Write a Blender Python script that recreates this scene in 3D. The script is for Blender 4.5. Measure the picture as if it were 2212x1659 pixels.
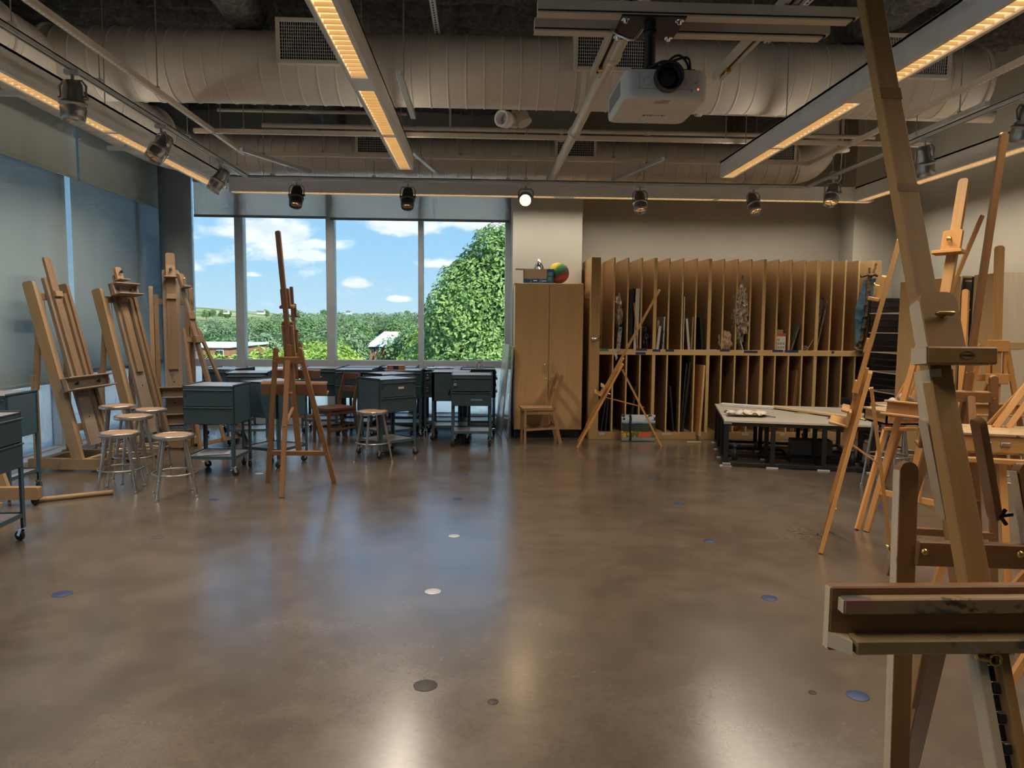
import bpy, bmesh, math, random
from mathutils import Vector, Matrix, noise
V = Vector
R = math.radians
PI = math.pi
random.seed(7)
for o in list(bpy.data.objects):
    bpy.data.objects.remove(o)
sc = bpy.context.scene
COL = sc.collection

# ------------------------------------------------------------------ camera
F_PX, YAW, PITCH, ROLL = 1579.0, .04154, -.08304, .00899
CAM = V((0, 0, 1.5))
_w = V((math.sin(YAW) * math.cos(PITCH), math.cos(YAW) * math.cos(PITCH), math.sin(PITCH)))
_r = V((math.cos(YAW), -math.sin(YAW), 0))
_u = _r.cross(_w)
_r, _u = math.cos(ROLL) * _r + math.sin(ROLL) * _u, math.cos(ROLL) * _u - math.sin(ROLL) * _r
cam = bpy.data.objects.new('camera', bpy.data.cameras.new('camera'))
COL.objects.link(cam)
cam.data.sensor_width = 36
cam.data.lens = F_PX * 36 / 2212
cam.data.clip_start = .05
cam.data.clip_end = 6000
cam.matrix_world = Matrix(((_r.x, _u.x, -_w.x, CAM.x), (_r.y, _u.y, -_w.y, CAM.y), (_r.z, _u.z, -_w.z, CAM.z), (0, 0, 0, 1)))
sc.camera = cam
sc.view_settings.view_transform = 'Standard'
sc.view_settings.look = 'None'
sc.view_settings.gamma = 1
sc.view_settings.use_curve_mapping = False
sc.view_settings.exposure = 0.14
sc.cycles.max_bounces = 6
sc.cycles.diffuse_bounces = 4
sc.cycles.glossy_bounces = 2
sc.cycles.transmission_bounces = 5
sc.cycles.transparent_max_bounces = 12
sc.cycles.caustics_reflective = False
sc.cycles.caustics_refractive = False
sc.cycles.sample_clamp_indirect = 20
sc.cycles.use_denoising = True
sc.cycles.use_light_tree = False
sc.cycles.use_adaptive_sampling = True
sc.cycles.adaptive_threshold = .12
sc.cycles.adaptive_min_samples = 16

# ------------------------------------------------------------------ sky
world = bpy.data.worlds.new('sky')
sc.world = world
world.use_nodes = True
NT = world.node_tree
world.cycles.sampling_method = 'MANUAL'
world.cycles.sample_map_resolution = 256
for n in list(NT.nodes):
    NT.nodes.remove(n)


class G:
    """tiny node-graph helper"""
    def __init__(s, nt): s.nt = nt
    def n(s, typ, **kw):
        nd = s.nt.nodes.new(typ)
        for k, v in kw.items():
            setattr(nd, k, v)
        return nd
    def put(s, sock, v):
        if hasattr(v, 'is_output'):
            s.nt.links.new(v, sock)
        elif isinstance(v, bpy.types.Node):
            s.nt.links.new(v.outputs[0], sock)
        else:
            sock.default_value = v
    def m(s, op, a, b=0.0, c=None):
        nd = s.n('ShaderNodeMath', operation=op)
        s.put(nd.inputs[0], a)
        s.put(nd.inputs[1], b)
        if c is not None: s.put(nd.inputs[2], c)
        return nd.outputs[0]
    def mix(s, f, a, b):
        nd = s.n('ShaderNodeMix', data_type='RGBA')
        s.put(nd.inputs[0], f); s.put(nd.inputs[6], a); s.put(nd.inputs[7], b)
        return nd.outputs[2]
    def noise(s, vec, scale, detail=3, rough=.5, dist=0, dim='3D'):
        nd = s.n('ShaderNodeTexNoise', noise_dimensions=dim)
        if vec is not None: s.put(nd.inputs['Vector'], vec)
        nd.inputs['Scale'].default_value = scale
        nd.inputs['Detail'].default_value = detail
        nd.inputs['Roughness'].default_value = rough
        nd.inputs['Distortion'].default_value = dist
        return nd.outputs[0]
    def ramp(s, f, stops, ease=False):
        nd = s.n('ShaderNodeValToRGB')
        if ease: nd.color_ramp.interpolation = 'EASE'
        el = nd.color_ramp.elements
        while len(el) < len(stops): el.new(.5)
        for e, (p, c) in zip(el, stops):
            e.position = p
            e.color = tuple(c) + (1,) if len(c) == 3 else c
        s.put(nd.inputs[0], f)
        return nd.outputs[0]
    def step(s, v, lo, hi):
        nd = s.n('ShaderNodeMapRange', interpolation_type='SMOOTHSTEP')
        s.put(nd.inputs[0], v)
        nd.inputs[1].default_value = lo
        nd.inputs[2].default_value = hi
        return nd.outputs[0]
    def scale(s, vec, sc3, loc=(0, 0, 0)):
        nd = s.n('ShaderNodeMapping')
        s.put(nd.inputs[0], vec)
        nd.inputs['Scale'].default_value = sc3
        nd.inputs['Location'].default_value = loc
        return nd.outputs[0]


g = G(NT)
tc = g.n('ShaderNodeTexCoord')
sep = g.n('ShaderNodeSeparateXYZ'); g.put(sep.inputs[0], tc.outputs['Generated'])
az = g.m('ARCTAN2', sep.outputs[0], sep.outputs[1])
el = g.m('ARCSINE', sep.outputs[2])
# clear-sky blue that pales towards the horizon
skycol = g.ramp(g.m('MULTIPLY', g.m('ABSOLUTE', el), 2 / PI), [(0, (.60, .80, .93)), (.05, (.42, .70, .97)), (.14, (.28, .58, .97)), (.5, (.16, .38, .80)), (1, (.10, .28, .68))])
comb = g.n('ShaderNodeCombineXYZ'); g.put(comb.inputs[0], az); g.put(comb.inputs[1], g.m('MULTIPLY', el, 2.1))
n1 = g.noise(comb.outputs[0], 9, 7, .58, .15)
n2 = g.noise(comb.outputs[0], 3.1, 3, .5)
# cumulus banks: centre azimuth, elevation, half-width, half-height
banks = [(-.275, .113, .115, .030), (-.40, .105, .05, .024), (-.21, .100, .05, .018), (-.39, .063, .035, .012), (-.295, .058, .032, .011),
         (-.168, .050, .022, .0125), (-.09, .125, .075, .026), (.0, .135, .10, .038), (-.06, .078, .06, .014), (-.22, .084, .022, .012),
         (-.385, .030, .02, .008), (-.115, .030, .018, .006), (.3, .11, .12, .03), (-.7, .12, .12, .03), (.75, .14, .14, .035)]
cov = None
for a0, e0, w, h in banks:
    dx = g.m('DIVIDE', g.m('SUBTRACT', az, a0), w)
    dy = g.m('DIVIDE', g.m('SUBTRACT', el, e0), h)
    dy = g.m('MULTIPLY', dy, g.m('ADD', 1.0, g.m('MULTIPLY', g.m('LESS_THAN', dy, 0.0), .9)))   # flatter undersides
    d = g.m('SUBTRACT', 1.0, g.m('SQRT', g.m('ADD', g.m('MULTIPLY', dx, dx), g.m('MULTIPLY', dy, dy))))
    cov = d if cov is None else g.m('MAXIMUM', cov, d)
wild = g.m('MULTIPLY', g.m('SUBTRACT', n2, .62), 3.0)
cov = g.m('MAXIMUM', g.m('MAXIMUM', cov, -1.2), g.m('MINIMUM', wild, .3))
cloud = g.step(g.m('ADD', cov, g.m('MULTIPLY', g.m('SUBTRACT', n1, .5), 3.6)), .10, .62)
n3 = g.noise(comb.outputs[0], 22, 5, .55)
cloudcol = g.mix(g.step(n3, .35, .62), (.86, .92, 1.0, 1), (1.12, 1.14, 1.16, 1))
out = g.n('ShaderNodeOutputWorld')
bg = g.n('ShaderNodeBackground')
g.put(bg.inputs[0], g.mix(g.m('MULTIPLY', cloud, .95), skycol, cloudcol))
bg.inputs[1].default_value = 1.0
NT.links.new(bg.outputs[0], out.inputs[0])

# ------------------------------------------------------------------ sun (behind the building, over the camera's right shoulder)
sun = bpy.data.objects.new('sun', bpy.data.lights.new('sun', 'SUN'))
COL.objects.link(sun)
sun.data.energy = 8.0
sun.data.angle = .009
sun.data.color = (1, .95, .86)
sun.rotation_euler = (V((0, 0, 0)) - V((.60, -.58, .75))).to_track_quat('-Z', 'Y').to_euler()

LAMP = (1.0, .88, .72)          # warm fluorescent
STRIP_W = 13.0                  # watts per metre thrown down through the louvres
STRIP_UP = 1.0                # watts per metre thrown up and sideways by lamps added on top of the trough

# ------------------------------------------------------------------ helpers
MATS = {}


def mat(name, col=(.5, .5, .5), rough=.5, metal=0.0, build=None, spec=.5, emit=None, estr=0, alpha=None, coat=0):
    m = bpy.data.materials.new(name)
    m.use_nodes = True
    b = m.node_tree.nodes['Principled BSDF']
    b.inputs['Base Color'].default_value = tuple(col) + (1,)
    b.inputs['Roughness'].default_value = rough
    b.inputs['Metallic'].default_value = metal
    b.inputs['Specular IOR Level'].default_value = spec
    b.inputs['Coat Weight'].default_value = coat
    if emit:
        b.inputs['Emission Color'].default_value = tuple(emit) + (1,)
        b.inputs['Emission Strength'].default_value = estr
    if build:
        build(G(m.node_tree), b, m.node_tree)
    else:                       # every surface gets a faint unevenness
        q = G(m.node_tree)
        t = q.n('ShaderNodeTexCoord')
        f = q.noise(t.outputs['Object'], 6, 4)
        dk = tuple(c * .86 for c in col) + (1,)
        lt = tuple(min(1, c * 1.10) for c in col) + (1,)
        q.put(b.inputs['Base Color'], q.mix(f, dk, lt))
        rn = q.n('ShaderNodeMapRange'); q.put(rn.inputs[0], f)
        rn.inputs[3].default_value = max(.02, rough - .06); rn.inputs[4].default_value = min(1, rough + .06)
        q.put(b.inputs['Roughness'], rn.outputs[0])
    MATS[name] = m
    return m


def attr(q):
    a = q.n('ShaderNodeAttribute', attribute_name='g')
    return a.outputs['Vector']


def bump(q, b, h, strength=.2, dist=.01):
    nd = q.n('ShaderNodeBump')
    nd.inputs['Strength'].default_value = strength
    nd.inputs['Distance'].default_value = dist
    q.put(nd.inputs['Height'], h)
    q.put(b.inputs['Normal'], nd.outputs[0])


def wood(name, c1, c2, rough=.5, grain=1.0, stains=None, spec=.4):
    def f(q, b, nt):
        v = attr(q)
        fine = q.noise(q.scale(v, (1.6 * grain, 34 * grain, 34 * grain)), 1.6, 6, .6, .4)
        wide = q.noise(q.scale(v, (.7, 5, 5)), 1.3, 3, .5, 1.2)
        f1 = q.m('ADD', q.m('MULTIPLY', fine, .55), q.m('MULTIPLY', wide, .5))
        c = q.ramp(f1, [(.30, c1), (.70, c2)])
        if stains:
            for i, (colr, th, scl) in enumerate(stains):
                s1 = q.step(q.noise(q.scale(v, (scl * .6, scl, scl), (i * 7.3, 3.1 * i, 0)), 1, 4, .6), th, th + .05)
                c = q.mix(q.m('MULTIPLY', s1, .85), c, tuple(colr) + (1,))
        q.put(b.inputs['Base Color'], c)
        bump(q, b, fine, .12, .004)
    return mat(name, c2, rough, build=f, spec=spec)


class MB:
    """collects shapes; .to() links them as one mesh object"""
    def __init__(s):
        s.v = []; s.f = []; s.g = []; s.sm = []
    def add(s, vs, fs, gs=None, smooth=False):
        k = len(s.v)
        s.v += [V(p) for p in vs]
        off = V((random.random() * 9, random.random() * 9, random.random() * 9))
        s.g += [V(p) + off for p in (gs or vs)]
        s.f += [tuple(i + k for i in f) for f in fs]
        s.sm += [smooth] * len(fs)
        return s
    def frame_box(s, c, ax, ay, az, sx, sy, sz, bev=0.0):
        """box of size sx,sy,sz on unit axes ax,ay,az about c, edges chamfered by bev"""
        c = V(c); h = (sx / 2, sy / 2, sz / 2)
        L = max(range(3), key=lambda i: h[i])
        def gco(p): return (p[L], p[(L + 1) % 3], p[(L + 2) % 3])
        vs, gs = [], []
        if bev <= 0:
            for i in (-1, 1):
                for j in (-1, 1):
                    for k in (-1, 1):
                        p = (i * h[0], j * h[1], k * h[2])
                        vs.append(c + ax * p[0] + ay * p[1] + az * p[2]); gs.append(gco(p))
            fs = [(0, 1, 3, 2), (4, 6, 7, 5), (0, 4, 5, 1), (2, 3, 7, 6), (0, 2, 6, 4), (1, 5, 7, 3)]
            return s.add(vs, fs, gs)
        b = min(bev, min(h) * .9)
        idx = {}
        for i in (-1, 1):
            for j in (-1, 1):
                for k in (-1, 1):
                    sg = (i, j, k)
                    for a in range(3):
                        p = [sg[q] * (h[q] - (0 if q == a else b)) for q in range(3)]
                        idx[(sg, a)] = len(vs)
                        vs.append(c + ax * p[0] + ay * p[1] + az * p[2]); gs.append(gco(p))
        fs = []
        for a in range(3):
            o1, o2 = (a + 1) % 3, (a + 2) % 3
            for sgn in (-1, 1):
                q = []
                for u, w in ((-1, -1), (1, -1), (1, 1), (-1, 1)):
                    t = [0, 0, 0]; t[a] = sgn; t[o1] = u; t[o2] = w
                    q.append(idx[(tuple(t), a)])
                fs.append(tuple(q if sgn > 0 else q[::-1]))
            for u in (-1, 1):
                for w in (-1, 1):
                    t0 = [0, 0, 0]; t1 = [0, 0, 0]
                    t0[a] = -1; t1[a] = 1
                    for t in (t0, t1): t[o1] = u; t[o2] = w
                    t0, t1 = tuple(t0), tuple(t1)
                    q = (idx[(t0, o1)], idx[(t1, o1)], idx[(t1, o2)], idx[(t0, o2)])
                    fs.append(q if u * w > 0 else q[::-1])
        for i in (-1, 1):
            for j in (-1, 1):
                for k in (-1, 1):
                    q = (idx[((i, j, k), 0)], idx[((i, j, k), 1)], idx[((i, j, k), 2)])
                    fs.append(q if i * j * k > 0 else q[::-1])
        return s.add(vs, fs, gs)
    def box(s, x0, x1, y0, y1, z0, z1, bev=0.0):
        return s.frame_box(((x0 + x1) / 2, (y0 + y1) / 2, (z0 + z1) / 2), V((1, 0, 0)), V((0, 1, 0)), V((0, 0, 1)), abs(x1 - x0), abs(y1 - y0), abs(z1 - z0), bev)
    def beam(s, p0, p1, w, d, side=(1, 0, 0), bev=.003):
        """square timber from p0 to p1: w across 'side', d across the third axis"""
        p0, p1 = V(p0), V(p1)
        a = (p1 - p0); L = a.length; a.normalize()
        sd = V(side); sd = (sd - a * sd.dot(a))
        if sd.length < 1e-5:
            sd = a.orthogonal()
        sd.normalize()
        n = a.cross(sd)
        return s.frame_box((p0 + p1) / 2, a, sd, n, L, w, d, bev)
    def plank(s, p0, p1, w, d, side=(1, 0, 0), r0=0.0, r1=0.0, taper=None, bev=0):
        """board from p0 to p1 with rounded ends (radii r0, r1), w wide across side, d thick; taper = width at p1"""
        p0, p1 = V(p0), V(p1)
        a = p1 - p0; L = a.length; a.normalize()
        sd = V(side); sd = (sd - a * sd.dot(a)).normalized()
        n = a.cross(sd)
        w1 = w if taper is None else taper
        pts = []
        def arc(cx, cy, r, a0, a1):
            for i in range(5):
                t = a0 + (a1 - a0) * i / 4
                pts.append((cx + r * math.cos(t), cy + r * math.sin(t)))
        r0 = min(r0, w / 2 * .98); r1 = min(r1, w1 / 2 * .98)
        if r0 > 0:
            arc(r0, w / 2 - r0, r0, PI / 2, PI); arc(r0, -w / 2 + r0, r0, PI, 1.5 * PI)
        else: pts += [(0, w / 2), (0, -w / 2)]
        if r1 > 0:
            arc(L - r1, -w1 / 2 + r1, r1, -PI / 2, 0); arc(L - r1, w1 / 2 - r1, r1, 0, PI / 2)
        else: pts += [(L, -w1 / 2), (L, w1 / 2)]
        N = len(pts)
        vs, gs = [], []
        for z in (-d / 2, d / 2):
            for x, y in pts:
                vs.append(p0 + a * x + sd * y + n * z); gs.append((x, y, z))
        fs = [tuple(range(N))[::-1], tuple(range(N, 2 * N))] + [(i, (i + 1) % N, N + (i + 1) % N, N + i) for i in range(N)]
        return s.add(vs, fs, gs)
    def prism(s, pts, o, ux, uy, th):
        """polygon pts (2-D) in the plane o,ux,uy, extruded th along ux x uy"""
        o, ux, uy = V(o), V(ux), V(uy)
        n = ux.cross(uy).normalized()
        N = len(pts)
        vs = [o + ux * x + uy * y + n * z for z in (0, th) for x, y in pts]
        gs = [(x, y, z) for z in (0, th) for x, y in pts]
        fs = [tuple(range(N))[::-1], tuple(range(N, 2 * N))] + [(i, (i + 1) % N, N + (i + 1) % N, N + i) for i in range(N)]
        return s.add(vs, fs, gs)
    def cyl(s, p0, p1, r0, r1=None, n=12, caps=True):
        p0, p1 = V(p0), V(p1)
        r1 = r0 if r1 is None else r1
        a = (p1 - p0); L = a.length; a.normalize()
        u = a.orthogonal().normalized(); w = a.cross(u)
        vs, gs = [], []
        for p, r, x in ((p0, r0, 0), (p1, r1, L)):
            for i in range(n):
                t = 2 * PI * i / n
                vs.append(p + u * r * math.cos(t) + w * r * math.sin(t)); gs.append((x, r * math.cos(t), r * math.sin(t)))
        s.add(vs, [(i, (i + 1) % n, n + (i + 1) % n, n + i) for i in range(n)], gs, True)
        if caps:
            s.add(vs, [tuple(range(n))[::-1], tuple(range(n, 2 * n))], gs)
        return s
    def tube(s, path, r, n=8, closed=False, caps=True):
        path = [V(p) for p in path]
        N = len(path)
        vs, gs = [], []
        prev = None
        for i, p in enumerate(path):
            if closed: t = path[(i + 1) % N] - path[i - 1]
            else: t = path[min(i + 1, N - 1)] - path[max(i - 1, 0)]
            t.normalize()
            if prev is None: u = t.orthogonal().normalized()
            else:
                u = prev - t * prev.dot(t)
                u = u.normalized() if u.length > 1e-6 else t.orthogonal().normalized()
            prev = u
            w = t.cross(u)
            rr = r[i] if isinstance(r, (list, tuple)) else r
            for k in range(n):
                q = 2 * PI * k / n
                vs.append(p + u * rr * math.cos(q) + w * rr * math.sin(q)); gs.append((i * .05, rr * math.cos(q), rr * math.sin(q)))
        fs = []
        for i in range(N if closed else N - 1):
            j = (i + 1) % N
            fs += [(i * n + k, i * n + (k + 1) % n, j * n + (k + 1) % n, j * n + k) for k in range(n)]
        s.add(vs, fs, gs, True)
        if caps and not closed:
            s.add(vs[:n], [tuple(range(n))[::-1]]); s.add(vs[-n:], [tuple(range(n))])
        return s
    def lathe(s, prof, o=(0, 0, 0), axis=(0, 0, 1), n=24):
        o = V(o); a = V(axis).normalized(); u = a.orthogonal().normalized(); w = a.cross(u)
        vs = [o + a * z + u * r * math.cos(2 * PI * k / n) + w * r * math.sin(2 * PI * k / n) for r, z in prof for k in range(n)]
        fs = []
        for i in range(len(prof) - 1):
            fs += [(i * n + k, i * n + (k + 1) % n, (i + 1) * n + (k + 1) % n, (i + 1) * n + k) for k in range(n)]
        s.add(vs, fs, None, True)
        if prof[0][0] > 1e-4: s.add(vs[:n], [tuple(range(n))[::-1]])
        if prof[-1][0] > 1e-4: s.add(vs[-n:], [tuple(range(n))])
        return s
    def quad(s, *p):
        return s.add(p, [tuple(range(len(p)))])
    def to(s, name, m, parent=None, world=False, recalc=True):
        off = V((0, 0, 0))
        if world and parent is not None:
            off = parent.location.copy()
            if parent.parent: off += parent.parent.location
        me = bpy.data.meshes.new(name)
        me.from_pydata([tuple(p - off) for p in s.v], [], s.f)
        at = me.attributes.new('g', 'FLOAT_VECTOR', 'POINT')
        at.data.foreach_set('vector', [c for p in s.g for c in p])
        me.polygons.foreach_set('use_smooth', s.sm)
        me.materials.append(MATS[m] if isinstance(m, str) else m)
        if recalc:
            bm = bmesh.new(); bm.from_mesh(me)
            bmesh.ops.recalc_face_normals(bm, faces=bm.faces)
            bm.to_mesh(me); bm.free()
        me.update()
        o = bpy.data.objects.new(name, me)
        COL.objects.link(o)
        if parent is not None: o.parent = parent
        return o


def tag(o, label=None, cat=None, group=None, kind=None):
    if label: o['label'] = label
    if cat: o['category'] = cat
    if group: o['group'] = group
    if kind: o['kind'] = kind
    return o


def thing(name, label, cat, loc=(0, 0, 0), rz=0.0, group=None):
    o = bpy.data.objects.new(name, None)
    o.empty_display_size = .1
    COL.objects.link(o)
    o.location = loc
    o.rotation_euler = (0, 0, rz)
    return tag(o, label, cat, group)


def struct(mb, name, m, parent=None, label=None):
    o = mb.to(name, m, parent)
    if parent is None: o['kind'] = 'structure'
    if label: o['label'] = label
    return o


def copy_tree(o, parent=None):
    c = o.copy()
    COL.objects.link(c)
    c.parent = parent
    for ch in o.children:
        copy_tree(ch, c)
    return c


def place(root, loc, rz, label, group=None):
    c = copy_tree(root)
    c.location = loc
    c.rotation_euler = (0, 0, rz)
    c['label'] = label
    if group: c['group'] = group
    return c

# ------------------------------------------------------------------ materials
def f_floor(q, b, nt):
    t = q.n('ShaderNodeTexCoord').outputs['Object']
    a = q.noise(t, .55, 6, .6, .5)
    c = q.noise(t, 3.2, 6, .65, .3)
    d = q.noise(t, 38, 3, .6)
    f = q.m('ADD', q.m('ADD', q.m('MULTIPLY', a, .5), q.m('MULTIPLY', c, .38)), q.m('MULTIPLY', d, .14))
    col = q.ramp(f, [(.38, (.072, .053, .038)), (.50, (.112, .085, .062)), (.62, (.155, .122, .092))])
    sp = q.step(q.noise(t, 2.3, 6, .75), .66, .74)
    col = q.mix(q.m('MULTIPLY', sp, .22), col, (.04, .03, .02, 1))
    q.put(b.inputs['Base Color'], col)
    rr = q.n('ShaderNodeMapRange'); q.put(rr.inputs[0], c); rr.inputs[3].default_value = .215; rr.inputs[4].default_value = .265
    q.put(b.inputs['Roughness'], rr.outputs[0])
mat('floor', build=f_floor, spec=1.0, coat=.35)
MATS['floor'].node_tree.nodes['Principled BSDF'].inputs['Coat Roughness'].default_value = .21
MATS['floor'].node_tree.nodes['Principled BSDF'].inputs['IOR'].default_value = 1.65


def f_spray(q, b, nt):
    t = q.n('ShaderNodeTexCoord').outputs['Object']
    a = q.noise(t, 14, 8, .75, .5)
    c = q.noise(t, 1.1, 3, .5)
    q.put(b.inputs['Base Color'], q.ramp(q.m('ADD', q.m('MULTIPLY', a, .75), q.m('MULTIPLY', c, .25)), [(.34, (.07, .068, .064)), (.52, (.24, .235, .225)), (.68, (.48, .47, .45))]))
    bump(q, b, a, 1.0, .05)
mat('spray_insulation', rough=.95, build=f_spray, spec=.1)


def f_paint(c, amt=.10, sc_=1.3):
    def f(q, b, nt):
        t = q.n('ShaderNodeTexCoord').outputs['Object']
        a = q.noise(t, sc_, 4, .5)
        q.put(b.inputs['Base Color'], q.mix(a, tuple(x * (1 - amt) for x in c) + (1,), tuple(x * (1 + amt) for x in c) + (1,)))
        bump(q, b, q.noise(t, 130, 2), .05, .002)
    return f
mat('wall_paint', rough=.75, build=f_paint((.38, .368, .315)), spec=.25)
mat('wall_light', rough=.75, build=f_paint((.44, .432, .38)), spec=.25)
mat('duct_paint', rough=.55, build=f_paint((.70, .635, .555)), spec=.35)
mat('column_paint', rough=.7, build=f_paint((.24, .27, .29)), spec=.3)
mat('frame_metal', (.50, .54, .58), .42, .25)
mat('white_metal', (.88, .88, .87), .45)
mat('track_metal', (.58, .60, .60), .4, .1)
mat('strut_metal', (.66, .57, .45), .55, .1)
mat('dark_slot', (.02, .02, .02), .9)
mat('grille_metal', (.62, .60, .57), .5)
mat('pipe_paint', (.58, .52, .44), .5)
mat('black_metal', (.012, .012, .013), .45)
mat('black_plastic', (.02, .02, .022), .4)
mat('rubber', (.015, .015, .016), .7)
mat('chrome', (.72, .72, .72), .18, 1.0)
mat('stool_steel', (.42, .39, .36), .30, .85)
mat('spot_steel', (.40, .39, .38), .30, .9)
mat('spot_dark', (.10, .10, .11), .35, .8)
mat('brass', (.62, .45, .14), .3, 1.0)
mat('cart_blue', (.040, .070, .088), .42, spec=.5)
mat('cart_side', (.050, .092, .118), .42, spec=.5)
mat('cart_top', (.30, .28, .29), .30, spec=.5)
mat('tray_inside', (.16, .11, .07), .6)
mat('wire', (.30, .29, .27), .5, .3)
mat('white_wire', (.70, .69, .66), .5)
wood('maple', (.46, .275, .115), (.58, .375, .175), .42, .8)
wood('maple_edge', (.66, .43, .17), (.78, .54, .25), .45, .8)
wood('shelf_panel', (.32, .185, .08), (.42, .26, .122), .62, 1.2)
wood('cabinet_wood', (.58, .365, .17), (.68, .45, .22), .42, .7)
wood('cream_panel', (.62, .52, .38), (.72, .62, .47), .5, .7)
wood('oak_light', (.27, .172, .085), (.38, .25, .13), .5, 1.0, [((.10, .06, .04), .69, 3)])
wood('oak_old', (.175, .105, .060), (.29, .18, .10), .55, 1.0, [((.07, .05, .04), .66, 3.2), ((.30, .32, .38), .735, 5)])
wood('oak_grey', (.20, .145, .10), (.31, .235, .17), .6, 1.0, [((.07, .05, .05), .64, 4), ((.34, .36, .42), .72, 6)])
wood('beech', (.50, .225, .062), (.64, .325, .105), .42, 1.0)
wood('beech_worn', (.43, .215, .07), (.57, .32, .12), .45, 1.0, [((.12, .07, .04), .70, 4)])
wood('beech_dark', (.25, .115, .045), (.34, .17, .07), .45, 1.0)
wood('fg_wood', (.285, .14, .040), (.385, .205, .066), .5, 1.3, [((.10, .065, .04), .72, 2.5)])
wood('fg_lit_and_endgrain', (.47, .345, .215), (.58, .45, .30), .5, 1.3)  # pale end grain, and left faces coloured as if lit
wood('fg_tray', (.20, .088, .030), (.30, .145, .055), .42, 1.0)
wood('fg_ledge', (.29, .18, .08), (.38, .25, .12), .5, 1.0, [((.04, .07, .07), .585, 7), ((.36, .40, .38), .615, 10), ((.03, .03, .03), .63, 14), ((.42, .16, .14), .65, 11)])
wood('messy_wood', (.40, .24, .12), (.54, .36, .20), .5, 1.0, [((.07, .06, .05), .60, 30), ((.60, .57, .52), .63, 26), ((.16, .22, .12), .70, 40)])
wood('chair_dark', (.10, .052, .028), (.15, .08, .045), .4, 1.0)
wood('chair_light', (.33, .185, .085), (.42, .25, .12), .4, 1.0)
wood('door_red', (.42, .18, .055), (.55, .26, .09), .42, .8)
wood('hardboard', (.33, .19, .115), (.42, .26, .165), .55, .5)
wood('plank_pale', (.50, .35, .18), (.60, .45, .26), .55, .8)

def ray(x, y):
    return _r * ((x - 1106) / F_PX) - _u * ((y - 829.5) / F_PX) + _w
def at(x, y, Y):                 # a photographed point that stands at depth Y
    d = ray(x, y); return CAM + d * (Y / d.y)
def fl(x, y, z=0.0):             # ... or at height z
    d = ray(x, y); return CAM + d * ((z - 1.5) / d.z)

def f_glass(q, b, nt):
    nt.nodes.remove(b)
    o = nt.nodes['Material Output']
    tr = q.n('ShaderNodeBsdfTransparent'); tr.inputs[0].default_value = (.93, .965, .96, 1)
    gl = q.n('ShaderNodeBsdfGlossy'); gl.inputs['Roughness'].default_value = .02
    lw = q.n('ShaderNodeFresnel'); lw.inputs[0].default_value = 1.35
    mx = q.n('ShaderNodeMixShader')
    q.put(mx.inputs[0], q.m('MULTIPLY', lw.outputs[0], .6)); q.put(mx.inputs[1], tr.outputs[0]); q.put(mx.inputs[2], gl.outputs[0])
    nt.links.new(mx.outputs[0], o.inputs[0])
def f_thru(col, tcol, ftrans, fclear, clear=(.8, .88, 1)):
    def f(q, b, nt):
        o = nt.nodes['Material Output']
        nt.nodes.remove(b)
        t = q.n('ShaderNodeTexCoord').outputs['Object']
        nz = q.noise(q.scale(t, (1, 2.5, .5)), 1.6, 4, .5)
        d = q.n('ShaderNodeBsdfDiffuse'); q.put(d.inputs[0], q.mix(nz, tuple(c * .88 for c in col) + (1,), tuple(min(1, c * 1.1) for c in col) + (1,)))
        l = q.n('ShaderNodeBsdfTranslucent'); l.inputs[0].default_value = tuple(tcol) + (1,)
        m1 = q.n('ShaderNodeMixShader'); m1.inputs[0].default_value = ftrans
        q.put(m1.inputs[1], d.outputs[0]); q.put(m1.inputs[2], l.outputs[0])
        last = m1.outputs[0]
        if fclear > 0:
            c = q.n('ShaderNodeBsdfTransparent'); c.inputs[0].default_value = tuple(clear) + (1,)
            m2 = q.n('ShaderNodeMixShader'); m2.inputs[0].default_value = fclear
            q.put(m2.inputs[1], last); q.put(m2.inputs[2], c.outputs[0])
            last = m2.outputs[0]
        nt.links.new(last, o.inputs[0])
    return f
mat('glass', build=f_glass)
mat('frosted_glass', build=f_thru((.85, .87, .87), (1.0, .985, .96), .93, .12, (.95, .98, 1)))
mat('shade_fabric', build=f_thru((.66, .69, .62), (.50, .56, .52), .14, 0))
mat('shade_lower', build=f_thru((.30, .36, .36), (.45, .56, .60), .16, 0))
mat('screen_fabric', build=f_thru((.36, .36, .37), (.92, .80, .66), .7, .22, (.85, .87, .95)))

# ================================================================== THE ROOM
XL, XR, YB, YN = -4.65, 5.65, 10.8, -2.6
ZC = 4.5
struct(MB().quad((XL - .3, YN, 0), (XR + .2, YN, 0), (XR + .2, YB + .3, 0), (XL - .3, YB + .3, 0)), 'floor', 'floor')
# sprayed steel deck overhead: rounded ribs running across the room under lumpy insulation
mb = MB()
nx, ny = 230, 300
vs = []
y0c, y1c = 3.0, YB + .3
for j in range(ny + 1):
    y = y0c + (y1c - y0c) * j / ny
    for i in range(nx + 1):
        x = XL - .3 + (XR - XL + .6) * i / nx
        rib = .055 * math.cos(2 * PI * y / .30)
        z = ZC + rib + .05 * noise.noise(V((x * 1.7, y * 4, 3))) + .03 * noise.noise(V((x * 7, y * 9, 1)))
        vs.append((x, y, z))
mb.add(vs, [(j * (nx + 1) + i, j * (nx + 1) + i + 1, (j + 1) * (nx + 1) + i + 1, (j + 1) * (nx + 1) + i) for j in range(ny) for i in range(nx)], None, True)
ceil = struct(mb, 'ceiling', 'spray_insulation')
MB().box(XL - .3, XR + .3, YN, 3.0, ZC - .05, ZC + .1).to('deck_panel', 'spray_insulation', ceil)
MB().box(XL - .3, XR + .3, YN, YB + .3, ZC + .18, ZC + .4).to('roof_slab', 'wall_paint', ceil)
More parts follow.
